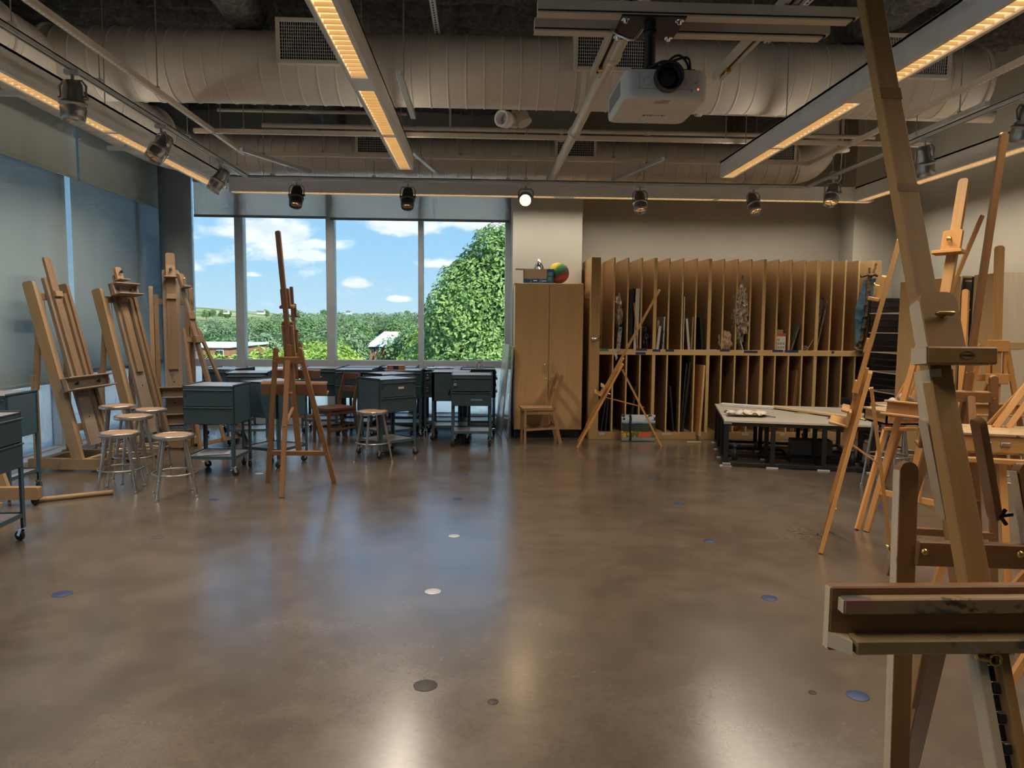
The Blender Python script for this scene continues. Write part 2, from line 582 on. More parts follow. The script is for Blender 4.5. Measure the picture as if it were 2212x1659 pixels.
def lumpy_beam(p0, p1, w, h):
    p0, p1 = V(p0), V(p1)
    a = p1 - p0; L = a.length; a.normalize()
    s_ = V((-a.y, a.x, 0))
    n = max(8, int(L / .07)); m_ = 16
    vs = []
    for i in range(n + 1):
        c = p0 + a * (L * i / n)
        for k in range(m_):
            t = PI * k / (m_ - 1)
            q = c + s_ * (w / 2 * math.copysign(abs(math.cos(t)) ** .5, math.cos(t))) - V((0, 0, 1)) * (h * abs(math.sin(t)) ** .5)
            q += V((noise.noise(q * 6), noise.noise(q * 6 + V((9, 0, 0))), noise.noise(q * 6 + V((0, 9, 0))))) * .05
            vs.append(q)
    return MB().add(vs, [(i * m_ + k, i * m_ + k + 1, (i + 1) * m_ + k + 1, (i + 1) * m_ + k) for i in range(n) for k in range(m_ - 1)], None, True)
for p0, p1, w, h in (((-2.15, 3, ZC), (-2.15, YB, ZC), .36, .36), ((3.6, 3, ZC), (3.6, YB, ZC), .36, .36), ((-4.6, 9.1, ZC), (5.6, 9.1, ZC), .26, .22)):
    lumpy_beam(p0, p1, w, h).to('sprayed_beam', 'spray_insulation', ceil)

struct(MB().box(XR, XR + .15, YN, YB + .3, 0, ZC + .2), 'wall_right', 'wall_paint')
struct(MB().box(XL - .3, XR + .2, YN - .15, YN, 0, ZC + .2), 'wall_behind', 'wall_light')
JUT = 9.95
struct(MB().box(.408, 1.345, JUT, YB + .3, 0, ZC + .2), 'wall_pier', 'wall_light')
struct(MB().box(1.345, 5.078, 10.35, YB + .3, 0, ZC + .2), 'wall_recess', 'wall_paint')
struct(MB().box(5.078, XR, JUT, YB + .3, 0, ZC + .2), 'wall_corner', 'wall_light')
struct(MB().box(XL - .3, .408, YB, YB + .25, 3.62, ZC + .2), 'wall_header', 'wall_light')
for nm, bx_ in (('baseboard_recess', (1.345, 5.078, 10.335, 10.35)), ('baseboard_pier', (.41, 1.345, JUT - .012, JUT)), ('baseboard_corner', (5.078, XR - .012, JUT - .012, JUT)), ('baseboard_right', (XR - .012, XR, YN, JUT))):
    struct(MB().box(*bx_, 0, .10), nm, 'black_plastic')

# ---- the window wall at the far end
fr = MB()
fr.box(XL, -4.20, YB, YB + .16, 0, 3.62).box(.333, .408, YB - .01, YB + .16, 0, 3.62).box(XL, .408, YB, YB + .16, 3.54, 3.62).box(XL, .408, YB - .03, YB + .16, 0, .10, .004)
win = struct(fr, 'window_1', 'frame_metal')
MX = [(-3.50, .12), (-2.20, .12), (-.896, .075)]
for x, w in MX:
    MB().box(x - w / 2, x + w / 2, YB - .02, YB + .13, .10, 3.54, .004).to('mullion', 'frame_metal', win)
edges = [-4.20] + [q for x, w in MX for q in (x - w / 2, x + w / 2)] + [.333]
for i in range(4):
    x0, x1 = edges[2 * i], edges[2 * i + 1]
    MB().box(x0, x1, YB - .015, YB + .11, .835, .94, .004).to('transom', 'frame_metal', win)
    MB().box(x0, x1, YB + .05, YB + .056, .94, 3.54).to('pane', 'glass', win)
    MB().box(x0, x1, YB + .04, YB + .046, .14, .835).to('pane', 'glass', win)
    MB().quad((x0, YB + .047, .14), (x1, YB + .047, .14), (x1, YB + .047, .835), (x0, YB + .047, .835)).to('frosted_film', 'frosted_glass', win)
    MB().box(x0, x1, YB + .0, YB + .10, .10, .15, .004).to('sill_rail', 'frame_metal', win)
struct(MB().box(XL, .408, YB - .16, YB - .005, 0, .115, .006), 'trim_1', 'frame_metal')

# ---- the glazed wall on the left
fr = MB()
fr.box(XL - .2, XL, YN, YB + .16, 0, .10).box(XL - .2, XL + .01, YN, YB + .16, 4.2, ZC + .2)
win2 = struct(fr, 'window_2', 'frame_metal')
ys = [YN, -1.0, .9, 2.75, 4.6, 6.45, 8.28, 10.08, YB + .1]
for i, y in enumerate(ys):
    MB().box(XL - .16, XL + .0, y - .045, y + .045, .10, 4.2, .004).to('mullion', 'frame_metal', win2)
    if i + 1 < len(ys):
        y1 = ys[i + 1]
        MB().box(XL - .14, XL - .02, y + .045, y1 - .045, .86, .94, .004).to('transom', 'frame_metal', win2)
        MB().box(XL - .09, XL - .082, y + .045, y1 - .045, .94, 4.2).to('pane', 'glass', win2)
        MB().box(XL - .10, XL - .094, y + .045, y1 - .045, .10, .86).to('pane', 'glass', win2)
        MB().quad((XL - .101, y + .045, .10), (XL - .101, y1 - .045, .10), (XL - .101, y1 - .045, .86), (XL - .101, y + .045, .86)).to('frosted_film', 'frosted_glass', win2)
struct(MB().box(XL - .02, XL + .14, YN, YB, 0, .085, .006), 'trim_2', 'frame_metal')
struct(MB().lathe([(.205, 0), (.205, ZC + .1)], (-4.195, 10.32, 0), n=40), 'column', 'column_paint')

# ---- roller shades
def shade(y0, y1, x, zb, zt, m, label, hem=.03):
    t = thing('roller_shade', label, 'shade', (x, (y0 + y1) / 2, zb), group='roller shades on the left glass wall')
    n = 24
    vs = []
    for i in range(n + 1):
        y = y0 + (y1 - y0) * i / n
        for k in range(9):
            z = zb + (zt - zb) * k / 8
            vs.append((x + .006 * math.sin(i * .9) * (1 - k / 8) + .008 * noise.noise(V((y * 1.3, z * .4, x))), y, z))
    MB().add(vs, [(i * 9 + k, i * 9 + k + 1, i * 9 + 10 + k, i * 9 + 9 + k) for i in range(n) for k in range(8)], None, True).to('fabric', m, t, True, recalc=False)
    MB().box(x - .008, x + .008, y0, y1, zb - hem, zb + .002, .003).to('hem_bar', m, t, True)
    MB().cyl((x - .03, y0, zt + .02), (x - .03, y1, zt + .02), .035, n=12).to('roller_tube', 'frame_metal', t, True)
    return t
ya = atx = None
def xat(x, y, X):
    d = ray(x, y); return CAM + d * (X / d.x)
xs_up = XL + .12
s1 = xat(165, 300, xs_up).y; s2 = xat(341, 440, xs_up).y; zu = xat(341, 446, xs_up).z
shade(s1 + .03, s2, xs_up, zu, 4.15, 'shade_fabric', 'short pale grey roller shade high on the left glass, nearest the round column')
shade(s1 - 6.0, s1 - .02, xs_up, zu, 4.15, 'shade_fabric', 'short pale grey roller shade high on the left glass, cut by the photo edge')
xs_lo = XL + .05
d1 = xat(144, 480, xs_lo).y; d2 = xat(349, 600, xs_lo).y
shade(d1 + .09, d2, xs_lo, .93, 4.1, 'shade_lower', 'long blue-grey roller shade hanging behind the three studio easels, far one')
shade(d1 - 6.5, d1 - .02, xs_lo, .84, 4.1, 'shade_lower', 'long blue-grey roller shade reaching low at the photo\'s left edge')

def screen(x0, x1, zb, label):
    t = thing('window_screen_shade', label, 'shade', ((x0 + x1) / 2, YB - .07, zb), group='screen shades on the far window')
    MB().box(x0, x1, YB - .071, YB - .069, zb, 3.46).to('fabric', 'screen_fabric', t, True)
    MB().box(x0, x1, YB - .08, YB - .06, zb - .035, zb, .004).to('hem_bar', 'column_paint', t, True)
    MB().cyl((x0, YB - .06, 3.49), (x1, YB - .06, 3.49), .04).to('roller_tube', 'frame_metal', t, True)
screen(-4.10, -2.235, 3.0, 'see-through grey screen shade over the left half of the far window')
screen(-2.185, .385, 2.985, 'see-through grey screen shade over the right half of the far window')

# ================================================================== OVERHEAD
RODS = []
def duct_mesh(p0, p1, r, step=.165, ridge=.007, n=40):
    p0, p1 = V(p0), V(p1)
    L = (p1 - p0).length
    prof = [(r, 0)]
    k = step
    while k < L - .02:
        prof += [(r, k - .014), (r, k - .008), (r + ridge, k - .003), (r + ridge, k + .003), (r, k + .008), (r, k + .014)]
        k += step
    prof.append((r, L))
    return MB().lathe(prof, p0, p1 - p0, n)
def vent(parent, c, nrm, w, h, depth):
    """rectangular supply register standing proud of a duct, facing nrm"""
    c = V(c); nrm = V(nrm).normalized()
    ux = V((nrm.y, -nrm.x, 0)).normalized() * -1
    uy = nrm.cross(ux) * 1
    if uy.z < 0: uy = -uy
    m_ = MB()
    fw = .035
    for sgn in (-1, 1):
        m_.frame_box(c + ux * sgn * (w / 2 - fw / 2) - nrm * .008, ux, uy, nrm, fw, h, .02, .003)
        m_.frame_box(c + uy * sgn * (h / 2 - fw / 2) - nrm * .008, ux, uy, nrm, w - 2 * fw, fw, .02, .003)
        m_.frame_box(c + ux * sgn * (w / 2 - .01) - nrm * depth / 2, ux, uy, nrm, .015, h - .01, depth)
        m_.frame_box(c + uy * sgn * (h / 2 - .01) - nrm * depth / 2, ux, uy, nrm, w - .01, .015, depth)
    v = m_.to('vent', 'duct_paint', parent, True)
    b_ = MB()
    nxx = int((w - 2 * fw) / .019); nyy = int((h - 2 * fw) / .026)
    for i in range(1, nxx):
        b_.frame_box(c + ux * (-w / 2 + fw + (w - 2 * fw) * i / nxx) - nrm * .014, ux, uy, nrm, .004, h - 2 * fw, .018)
    for i in range(1, nyy):
        b_.frame_box(c + uy * (-h / 2 + fw + (h - 2 * fw) * i / nyy) - nrm * .022, ux, uy, nrm, w - 2 * fw, .004, .014)
    gr = b_.to('grille', 'grille_metal', v); gr['kind'] = 'stuff'
    for vv in gr.data.vertices: vv.co -= parent.location
    bk = MB().frame_box(c - nrm * .034, ux, uy, nrm, w - .03, h - .03, .008).to('throat_shade', 'dark_slot', v)  # near-black plate stands in for the shade behind the grille
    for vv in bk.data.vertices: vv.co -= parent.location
D1Y, D1Z, D1R = 7.03, 3.82, .315
d1 = thing('air_duct', 'large round spiral-seamed air duct crossing the room above the projector', 'duct', (.4, D1Y, D1Z), group='air ducts')
duct_mesh((-3.95, D1Y, D1Z), (4.70, D1Y, D1Z), D1R).to('duct_body', 'duct_paint', d1, True)
for x in (-3.9, .90, 4.66):
    MB().lathe([(D1R + .004, -.02), (D1R + .022, -.02), (D1R + .022, .02), (D1R + .004, .02)], (x, D1Y, D1Z), (1, 0, 0), 40).to('joint_band', 'duct_paint', d1, True)
MB().lathe([(.3, 0), (.0, .02)], (4.70, D1Y, D1Z), (1, 0, 0), 32).to('end_cap', 'dark_slot', d1, True)
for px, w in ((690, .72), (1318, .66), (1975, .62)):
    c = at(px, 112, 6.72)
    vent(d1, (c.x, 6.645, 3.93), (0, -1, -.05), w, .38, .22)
d2 = thing('air_duct', 'slimmer round spiral-seamed air duct running along the far wall', 'duct', (.4, 9.63, 3.6), group='air ducts')
duct_mesh((-3.62, 9.63, 3.6), (4.05, 9.63, 3.6), .245).to('duct_body', 'duct_paint', d2, True)
for x in (.95, 4.03):
    MB().lathe([(.249, -.015), (.262, -.015), (.262, .015), (.249, .015)], (x, 9.63, 3.6), (1, 0, 0), 36).to('joint_band', 'duct_paint', d2, True)
elb = []
for i in range(9):
    a = PI / 2 * i / 8
    elb.append((4.05 + .34 * math.sin(a), 9.63 , 3.6 + .34 * (1 - math.cos(a))))
elb.append((4.39, 9.63, 4.5))
MB().tube(elb, .245, 32).to('elbow', 'duct_paint', d2, True)
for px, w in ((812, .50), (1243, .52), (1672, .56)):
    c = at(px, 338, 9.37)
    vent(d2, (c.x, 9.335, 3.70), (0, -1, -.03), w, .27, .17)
d3 = thing('air_duct', 'round spiral-seamed air duct running along the left glass wall', 'duct', (-4.02, 6, 3.78), group='air ducts')
duct_mesh((-4.02, 1.5, 3.80), (-4.02, 9.2, 3.72), .30).to('duct_body', 'duct_paint', d3, True)
el2 = [(-4.02, 9.2, 3.72)] + [(-4.02 + .42 * (1 - math.cos(PI / 2 * i / 8)), 9.2 + .43 * math.sin(PI / 2 * i / 8), 3.72 - .12 * i / 8) for i in range(1, 9)]
MB().tube(el2, [.30 - .055 * i / 8 for i in range(9)], 32).to('elbow', 'duct_paint', d3, True)
for y in (6.2, 7.95, 9.2):
    MB().lathe([(.304, -.02), (.322, -.02), (.322, .02), (.304, .02)], (-4.02, y, 3.75), (0, 1, 0), 36).to('joint_band', 'duct_paint', d3, True)

# ---- strip lights with louvres
def f_diff(q, b, nt):
    v = attr(q)
    f = q.noise(q.scale(v, (.8, 4, 4)), 1.0, 2)
    q.put(b.inputs['Emission Color'], q.mix(f, (1.0, .56, .215, 1), (1.0, .66, .30, 1)))
mat('lamp_glow', (.8, .6, .35), .5, build=f_diff)
MATS['lamp_glow'].node_tree.nodes['Principled BSDF'].inputs['Emission Strength'].default_value = 1.12
MATS['lamp_glow'].cycles.emission_sampling = 'NONE'
mat('louvre_metal', (.80, .70, .52), .35, .3)
LZ, LW, LH = 3.10, .165, .175
def strip(label, p0, p1, gaps, cables, power=1.0, up_=1.0, tilt_=0.0):
    """suspended trough p0->p1; gaps = blank spots along its length (start, end)"""
    p0, p1 = V(p0), V(p1)
    a = (p1 - p0); L = a.length; a.normalize()
    s_ = V((-a.y, a.x, 0)); up = V((0, 0, 1))
    mid = (p0 + p1) / 2
    t = thing('strip_light', label, 'light', (mid.x, mid.y, LZ), group='suspended strip lights')
    h = MB()
    for k in (-1, 1):
        h.frame_box(mid + s_ * k * (LW / 2 - .006) + up * LH / 2, a, s_, up, L, .012, LH, .002)
        h.frame_box(mid + s_ * k * (LW / 2 - .018) + up * .006, a, s_, up, L, .02, .012)
    h.frame_box(mid + up * (LH - .01), a, s_, up, L, LW, .02)
    for e in (p0 + a * .006, p1 - a * .006):
        h.frame_box(e + up * LH / 2, a, s_, up, .012, LW, LH, .002)
    h.to('housing', 'white_metal', t, True)
    cuts = [0.03] + [c for gp in gaps for c in gp] + [L - .03]
    for i in range(0, len(cuts), 2):
        b0, b1 = cuts[i], cuts[i + 1]
        MB().frame_box(p0 + a * (b0 + b1) / 2 + up * .036, a, s_, up, b1 - b0, LW - .05, .004).to('diffuser', 'lamp_glow', t, True)
        lv = MB(); k = b0 + .03
        while k < b1:
            lv.frame_box(p0 + a * k + up * .022, a, s_, up, .003, LW - .055, .022); k += .075
        lo = lv.to('louvre', 'louvre_metal', t, True); lo['kind'] = 'stuff'
    # the lamp behind the louvre: cut off beyond the louvre's shielding angle
    ld = bpy.data.lights.new('lamp', 'AREA'); ld.shape = 'RECTANGLE'
    ld.size = L - .06; ld.size_y = LW - .06; ld.spread = R(134)
    ld.energy = STRIP_W * (L - .06) * power; ld.color = LAMP
    lo_ = bpy.data.objects.new('lamp', ld); COL.objects.link(lo_)
    lo_.parent = t
    c = mid - up * (.004 + .055 * abs(math.sin(tilt_))) - V(t.location)
    lo_.location = c
    dn = (-up * math.cos(tilt_) + s_ * math.sin(tilt_)).normalized()     # wall-side fixtures throw slightly sideways
    lo_.rotation_euler = Matrix((a, (-dn).cross(a), -dn)).transposed().to_euler()
    for tilt in (-1, 1):     # lamps added above the closed trough throw light up and outwards
        if up_ <= 0: break
        lu = ld.copy(); lu.spread = R(122); lu.energy = STRIP_UP * (L - .06) * up_
        lu_ = bpy.data.objects.new('lamp', lu); COL.objects.link(lu_); lu_.parent = t
        lu_.location = mid - V(t.location) + up * (LH + .003) + s_ * tilt * .03
        d_ = (up * .5 + s_ * tilt * .87).normalized()
        zz = -d_; xx_ = a; yy_ = zz.cross(xx_)
        lu_.rotation_euler = Matrix((xx_, yy_, zz)).transposed().to_euler()
    for i in range(0, len(gaps)):
        g0, g1 = gaps[i]
        MB().frame_box(p0 + a * (g0 + g1) / 2 + up * .012, a, s_, up, g1 - g0, LW - .03, .022, .002).to('blank_plate', 'white_metal', t, True)
    cb = [p0 + a * c for c in cables]
    for c in cb:
        MB().cyl(c + up * LH, V((c.x, c.y, ZC - .14)), .004, n=6).to('cable', 'wire', t, True)
    return t
def gap_at(px, py, p0, axis):
    q = fl(px, py, LZ)
    return abs(q[axis] - p0[axis])
xl = -3.20; xc = -.815; xr = 2.665; xf = 4.855
gl = fl(230, 287, LZ).y - .5
strip('left strip light hanging parallel to the shaded glass wall', (xl, .5, LZ), (xl, 9.22, LZ), [(gl, gl + .045)], (2.5, 6, 8.4), power=.9, tilt_=R(16))
gcy = fl(780, 183, LZ).y - .5; gc2 = fl(838, 296, LZ).y - .5
strip('middle strip light hanging over the centre of the studio floor', (xc, .5, LZ), (xc, fl(868, 367, LZ).y, LZ), [(gcy - .12, gcy + .14), (gc2 - .02, gc2 + .02)], (2, 4.6, 7))
gry = fl(1870, 213, LZ).y - .5; gr2 = fl(1688, 322, LZ).y - .5
strip('right-hand strip light passing behind the tall foreground easel mast', (xr, .5, LZ), (xr, fl(1590, 385, LZ).y, LZ), [(gry - .2, gry + .12), (gr2 - .02, gr2 + .02)], (3, 6, 7))
strip('strip light along the right wall above the wooden cabinets', (xf, .5, LZ), (xf, 9.40, LZ), [(5.6, 5.64)], (3, 6, 8.3), power=.6, tilt_=R(-16))
lt = strip('long strip light crossing the far end below the rear air duct', (-3.14, 9.44, LZ), (5.02, 9.44, LZ), [(2.15, 2.22), (4.05, 4.3), (6.1, 6.16)], (.4, 3, 6, 7.8), power=.45, up_=0, tilt_=R(16))

# ---- lighting track (three runs joined in a U) with its suspension
TZ = 3.2
tr = thing('lighting_track', 'white ceiling lighting track bent in a U around the room', 'track', (0, 5, TZ))
for p0, p1 in (((-2.79, 1.2, TZ), (-2.79, 8.98, TZ)), ((-2.79, 8.98, TZ), (3.96, 8.98, TZ)), ((3.96, 8.98, TZ), (3.96, 1.2, TZ))):
    a = V(p1) - V(p0)
    m_ = MB()
    sd = V((a.y, -a.x, 0)).normalized()
    for k in (-1, 1):
        m_.beam(V(p0) + sd * k * .014, V(p1) + sd * k * .014, .010, .036, sd, .001)
    m_.beam(V(p0) + V((0, 0, .014)), V(p1) + V((0, 0, .014)), .038, .012, sd, .001)
    m_.to('track_run', 'track_metal', tr, True)
    MB().beam(V(p0) + V((0, 0, .004)), V(p1) + V((0, 0, .004)), .016, .006, sd, 0).to('track_slot', 'dark_slot', tr, True)
for x, y in [(-2.79, q) for q in (4.6, 5.6, 7.2, 8.6)] + [(q, 8.98) for q in (-2.5, -1.3, .3, .52, 1.95, 3.2)] + [(3.96, q) for q in (8.3, 6.7, 5.2)]:
    MB().cyl((x, y, TZ + .02), (x, y, 3.42), .004, n=6).to('hanger_rod', 'wire', tr, True)
    MB().box(x - .022, x + .022, y - .022, y + .022, TZ + .018, TZ + .045, .003).to('hanger_clip', 'track_metal', tr, True)
# ---- slotted channel struts above it
def strut(label, p0, p1, w=.042, h=.045, holes=True, rods=(), name='channel_strut', m='strut_metal', group='slotted ceiling struts', slot_gap=.05):
    p0, p1 = V(p0), V(p1)
    a = (p1 - p0); L = a.length; a.normalize()
    sd = V((a.y, -a.x, 0)).normalized()
    mid = (p0 + p1) / 2
    t = thing(name, label, 'strut', mid, group=group)
    MB().beam(p0, p1, w, h, sd, .002).to('channel', m, t, True)
    hs = MB(); k = .03
    while holes and k < L:
        hs.frame_box(p0 + a * k - V((0, 0, h / 2)), a, sd, V((0, 0, 1)), .028, .014, .002); k += slot_gap
    if holes:
        s0 = hs.to('slot_holes', 'white_metal' if m == 'strut_metal' else 'dark_slot', t, True); s0['kind'] = 'stuff'
    for k in rods:
        c = p0 + a * k
        MB().cyl(c, (c.x, c.y, ZC - .14), .005, n=6).to('threaded_rod', 'wire', t, True)
        MB().box(c.x - .016, c.x + .016, c.y - .016, c.y + .016, c.z + h / 2, c.z + h / 2 + .02, .003).to('rod_nut', 'wire', t, True)
    return t
strut('slotted strut running along the left side above the lighting track', (-2.76, 1.5, 3.43), (-2.76, 8.75, 3.43), rods=(3.2, 5, 6.5))
strut('slotted strut spanning the far side just above the rear lighting track', (-2.76, 8.77, 3.43), (3.9, 8.77, 3.43), rods=(.9, 2.5, 4.3, 6))
strut('slotted strut running along the right side above the lighting track', (3.9, 8.75, 3.43), (3.9, 1.5, 3.43), rods=(1.5, 4))
strut('second slotted strut spanning the room just behind the large air duct', (-2.95, 7.78, 3.43), (4.75, 7.78, 3.43), rods=(.5, 1.8, 3.4, 5.5, 7))
strut('perforated strut hanging down the middle beyond the centre strip light', (-.42, 3.5, 4.12), (-.42, 9.0, 4.12), w=.05, h=.03, m='track_metal')
strut('perforated strut overhead right of the projector', (2.5, 3.2, 4.0), (2.5, 6.6, 4.0), w=.05, h=.03, m='track_metal')
def shorty(label, p0, p1):
    return strut(label, p0, p1, .045, .04, False, rods=((V(p1) - V(p0)).length * .3,), name='mounting_rail', group='short mounting rails', m='track_metal')
for p0, p1, lb in (((-.62, 5.55, 3.32), (-.62, 6.7, 3.32), 'short mounting rail beside the middle strip light'),
                   ((-2.55, 8.0, 3.3), (-2.05, 8.95, 3.27), 'short mounting rail end above the far left track corner'),
                   ((-.76, 8.0, 3.32), (-.52, 9.0, 3.27), 'short mounting rail by the far end of the middle strip light'),
                   ((1.98, 8.15, 3.32), (1.6, 9.1, 3.26), 'short mounting rail under the rear duct, right of the window'),
                   ((4.2, 6.1, 3.36), (4.2, 7.3, 3.36), 'short mounting rail near the right wall under the big duct'),
                   ((-4.1, 6.3, 3.33), (-3.55, 6.3, 3.33), 'short mounting rail crossing above the left strip light, near one'),
                   ((-3.95, 8.05, 3.30), (-3.3, 8.05, 3.30), 'short mounting rail crossing above the left strip light, far one')):
    shorty(lb, p0, p1)

# ---- pipes
def pipe(label, path, r, couplings=(), m='pipe_paint', heads=()):
    path = [V(p) for p in path]
    t = thing('ceiling_pipe', label, 'pipe', path[0], group='ceiling pipes')
    MB().tube(path, r, 14).to('pipe_run', m, t, True)
    a = (path[-1] - path[0]).normalized()
    for k in couplings:
        c = path[0].lerp(path[-1], k)
        MB().lathe([(r * 1.02, -.035), (r * 1.25, -.03), (r * 1.25, .03), (r * 1.02, .035)], c, a, 14).to('coupling', m, t, True)
    for k, l in heads:
        c = path[0].lerp(path[-1], k)
        MB().cyl(c, c - V((0, 0, l)), .012, n=8).to('sprinkler_drop', m, t, True)
        MB().lathe([(.012, 0), (.03, -.004), (.03, -.012), (.012, -.02)], c - V((0, 0, l)), (0, 0, 1), 12).to('sprinkler_head', m, t, True)
    return t
pipe('pale round pipe sloping in perspective towards the window end, left of the projector', [(.878, 3.2, 3.30), (.85, 9.40, 3.30)], .047, (.30, .62, .985))
pipe('sprinkler pipe running across the room behind the large duct', [(-2.4, 8.25, 3.62), (4.4, 8.25, 3.62)], .024, (.25, .48, .62), heads=((.48, .1), (.3, -.25)))
pipe('thin sprinkler pipe above the far left corner', [(-3.1, 8.9, 3.95), (-.9, 8.9, 3.95)], .02, (.5,))
w0 = at(1112, 262, 7.75)
pw = pipe('thick white drain pipe under the large duct with an open branch end', [(.47, 7.62, 3.74), (5.3, 7.62, 3.70)], .075, (.36, .66))
MB().tube([(.47, 7.62, 3.74), (.40, 7.60, 3.73), (.36, 7.58, 3.68), (.36, 7.56, 3.62), (.42, 7.52, 3.5)], .075, 16).to('branch_bend', 'pipe_paint', pw, True)
MB().lathe([(.06, .1), (.082, .1), (.085, 0), (.062, 0), (.06, .1)], (.18, 7.42, 3.52), (.5, .7, .05), 20).to('open_end', 'white_metal', pw, True)
MB().tube([(.22, 7.48, 3.525), (.32, 7.56, 3.53), (.42, 7.60, 3.6)], .07, 16).to('branch_arm', 'pipe_paint', pw, True)
pipe('vertical riser pipe between projector rails and deck', [(.755, 3.95, 3.06), (.755, 3.95, 4.4)], .03)
for i, (x, y, z, lb) in enumerate(((-3.05, 7.6, 3.93, 'small white round ceiling detector above the left track'), (4.35, 8.9, 3.62, 'white round cable canopy above the right strip lights'), (4.6, 8.0, 4.05, 'white cable canopy behind the foreground easel mast'))):
    t = thing('ceiling_canopy', lb, 'canopy', (x, y, z), group='round ceiling canopies')
    MB().lathe([(.0, -.02), (.085, -.012), (.09, .01), (.06, .03), (.0, .035)], (x, y, z), (0, 0, 1), 24).to('disc', 'white_metal', t, True)
    MB().cyl((x, y, z + .02), (x, y, ZC - .14), .018, n=8).to('stem', 'strut_metal', t, True)
    if i:
        e = V((x + (.1 if i == 1 else .02), y + .3, LZ + .17))
        MB().tube([V((x, y, z - .02)), V((x - .005, y, z - .2)), V((x + .015, y + .02, z - .33)), e], .005, 6).to('flex_cable', 'white_wire', t, True)

# ---- spotlights on the track
mat('spot_glass_on', (1, .7, .4), .3, emit=(1, .62, .25), estr=9)
mat('spot_glass', (.9, .55, .25), .2, emit=(1, .50, .18), estr=1.3)
MATS['spot_glass'].cycles.emission_sampling = 'NONE'
MATS['spot_glass_on'].cycles.emission_sampling = 'NONE'
def spot(label, pos, aim, dark, on=False):
    """pos = hang point on the track, aim = direction the lamp looks"""
    pos = V(pos); aim = V(aim).normalized()
    t = thing('track_spotlight', label, 'spotlight', pos, group='track spotlights')
    m_ = 'spot_dark' if dark else 'spot_steel'
    MB().box(pos.x - .05, pos.x + .05, pos.y - .02, pos.y + .02, pos.z - .045, pos.z - .012, .003).to('track_adapter', 'track_metal', t, True)
    MB().cyl(pos - V((0, 0, .045)), pos - V((0, 0, .085)), .012).to('stem', 'spot_steel', t, True)
    c = pos - V((0, 0, .20))
    sd = aim.cross(V((0, 0, 1)))
    sd = sd.normalized() if sd.length > .1 else V((1, 0, 0))
    yk = [c + sd * .085, c + sd * .088 + V((0, 0, .08)), c + sd * .06 + V((0, 0, .115)), c - sd * .06 + V((0, 0, .115)), c - sd * .088 + V((0, 0, .08)), c - sd * .085]
    MB().tube(yk, .008, 6).to('yoke', 'spot_steel', t, True)
    b_ = [(.0, -.115), (.045, -.112), (.058, -.09), (.064, -.05), (.074, .02), (.077, .03), (.088, .034), (.09, .045), (.08, .05), (.078, .06), (.082, .07), (.078, .12), (.073, .150), (.068, .150), (.070, .11), (.05, .06), (.02, .03), (0, .03)]
    MB().lathe(b_, c, aim, 28).to('lamp_body', m_, t, True)
    for k in (-1, 1):
        MB().cyl(c + sd * k * .068, c + sd * k * .098, .014).to('pivot_knob', m_, t, True)
    MB().lathe([(.0, .085), (.064, .088)], c, aim, 24).to('lamp_glass', 'spot_glass_on' if on else 'spot_glass', t, True)
    cr = MB()
    u = sd; w = aim.cross(u)
    for q in (u, w):
        cr.beam(c + aim * .12 - q * .068, c + aim * .12 + q * .068, .006, .006, aim, 0)
    cr.to('cross_baffle', m_, t, True)
    if on:
        ld = bpy.data.lights.new('bulb', 'SPOT'); ld.energy = 6; ld.color = (1, .72, .42); ld.spot_size = R(70); ld.spot_blend = .6; ld.shadow_soft_size = .05
        o = bpy.data.objects.new('bulb', ld); COL.objects.link(o); o.parent = t
        o.location = c + aim * .16 - pos
        o.rotation_euler = aim.to_track_quat('-Z', 'Y').to_euler()
    return t
spot('nearest track spotlight on the left run, pointing straight down', (-2.79, 5.24, TZ), (-.03, 0, -1), False)
spot('second track spotlight on the left run, tilted towards the camera', (-2.79, 6.62, TZ), (-.32, -.42, -.75), False)
spot('third track spotlight on the left run, near the track corner', (-2.79, 8.05, TZ), (-.45, -.25, -.85), False)
spot('dark track spotlight over the left part of the far window', (-2.22, 8.98, TZ), (.0, -.45, -1), True)
spot('dark track spotlight over the middle of the far window', (-.9, 8.98, TZ), (.0, -.42, -1), True)
spot('glowing track spotlight aimed at the camera, left of the tall cabinet', (.52, 8.98, TZ), (-.1, -1, -.30), False, True)
spot('silver track spotlight over the left part of the canvas rack', (1.91, 8.98, TZ), (.0, -.42, -1), False)
spot('silver track spotlight over the right part of the canvas rack', (3.31, 8.98, TZ), (.14, -.55, -1), False)
spot('silver track spotlight at the far right corner of the track', (3.96, 8.28, TZ), (-.38, -.40, -1), False)
spot('silver track spotlight half hidden behind the foreground mast', (3.96, 6.55, TZ), (.22, .1, -1), False)
spot('silver track spotlight cut by the right edge of the photo', (3.96, 5.32, TZ), (-.05, .25, -1), False)

# ---- projector, its cross rails and its mount
rl = thing('projector_rail', 'long pale channel rail overhead left of the projector mount', 'rail', (.725, 3.2, 3.13), group='rails carrying the projector')
def rail(t, x, y0, y1, z):
    for k in (-1, 1):
        MB().box(x + k * .022 - .012, x + k * .022 + .012, y0, y1, z - .025, z + .03, .003).to('rail_lip', 'pipe_paint', t, True)
    MB().box(x - .012, x + .012, y0, y1 - .05, z - .01, z + .02).to('rail_slot', 'dark_slot', t, True)
    MB().box(x - .016, x + .016, y1 - .22, y1 - .19, z - .05, z + .02, .004).to('rail_stop', 'brass', t, True)
    MB().cyl((x, y1 - .6, z + .03), (x, y1 - .6, ZC - .14), .006, n=6).to('hanger_rod', 'wire', t, True)
rail(rl, .725, 1.2, 4.86, 3.11)
rl2 = thing('projector_rail', 'long pale channel rail overhead right of the projector mount', 'rail', (1.52, 3.2, 3.13), group='rails carrying the projector')
rail(rl2, 1.52, 1.2, 4.84, 3.11)
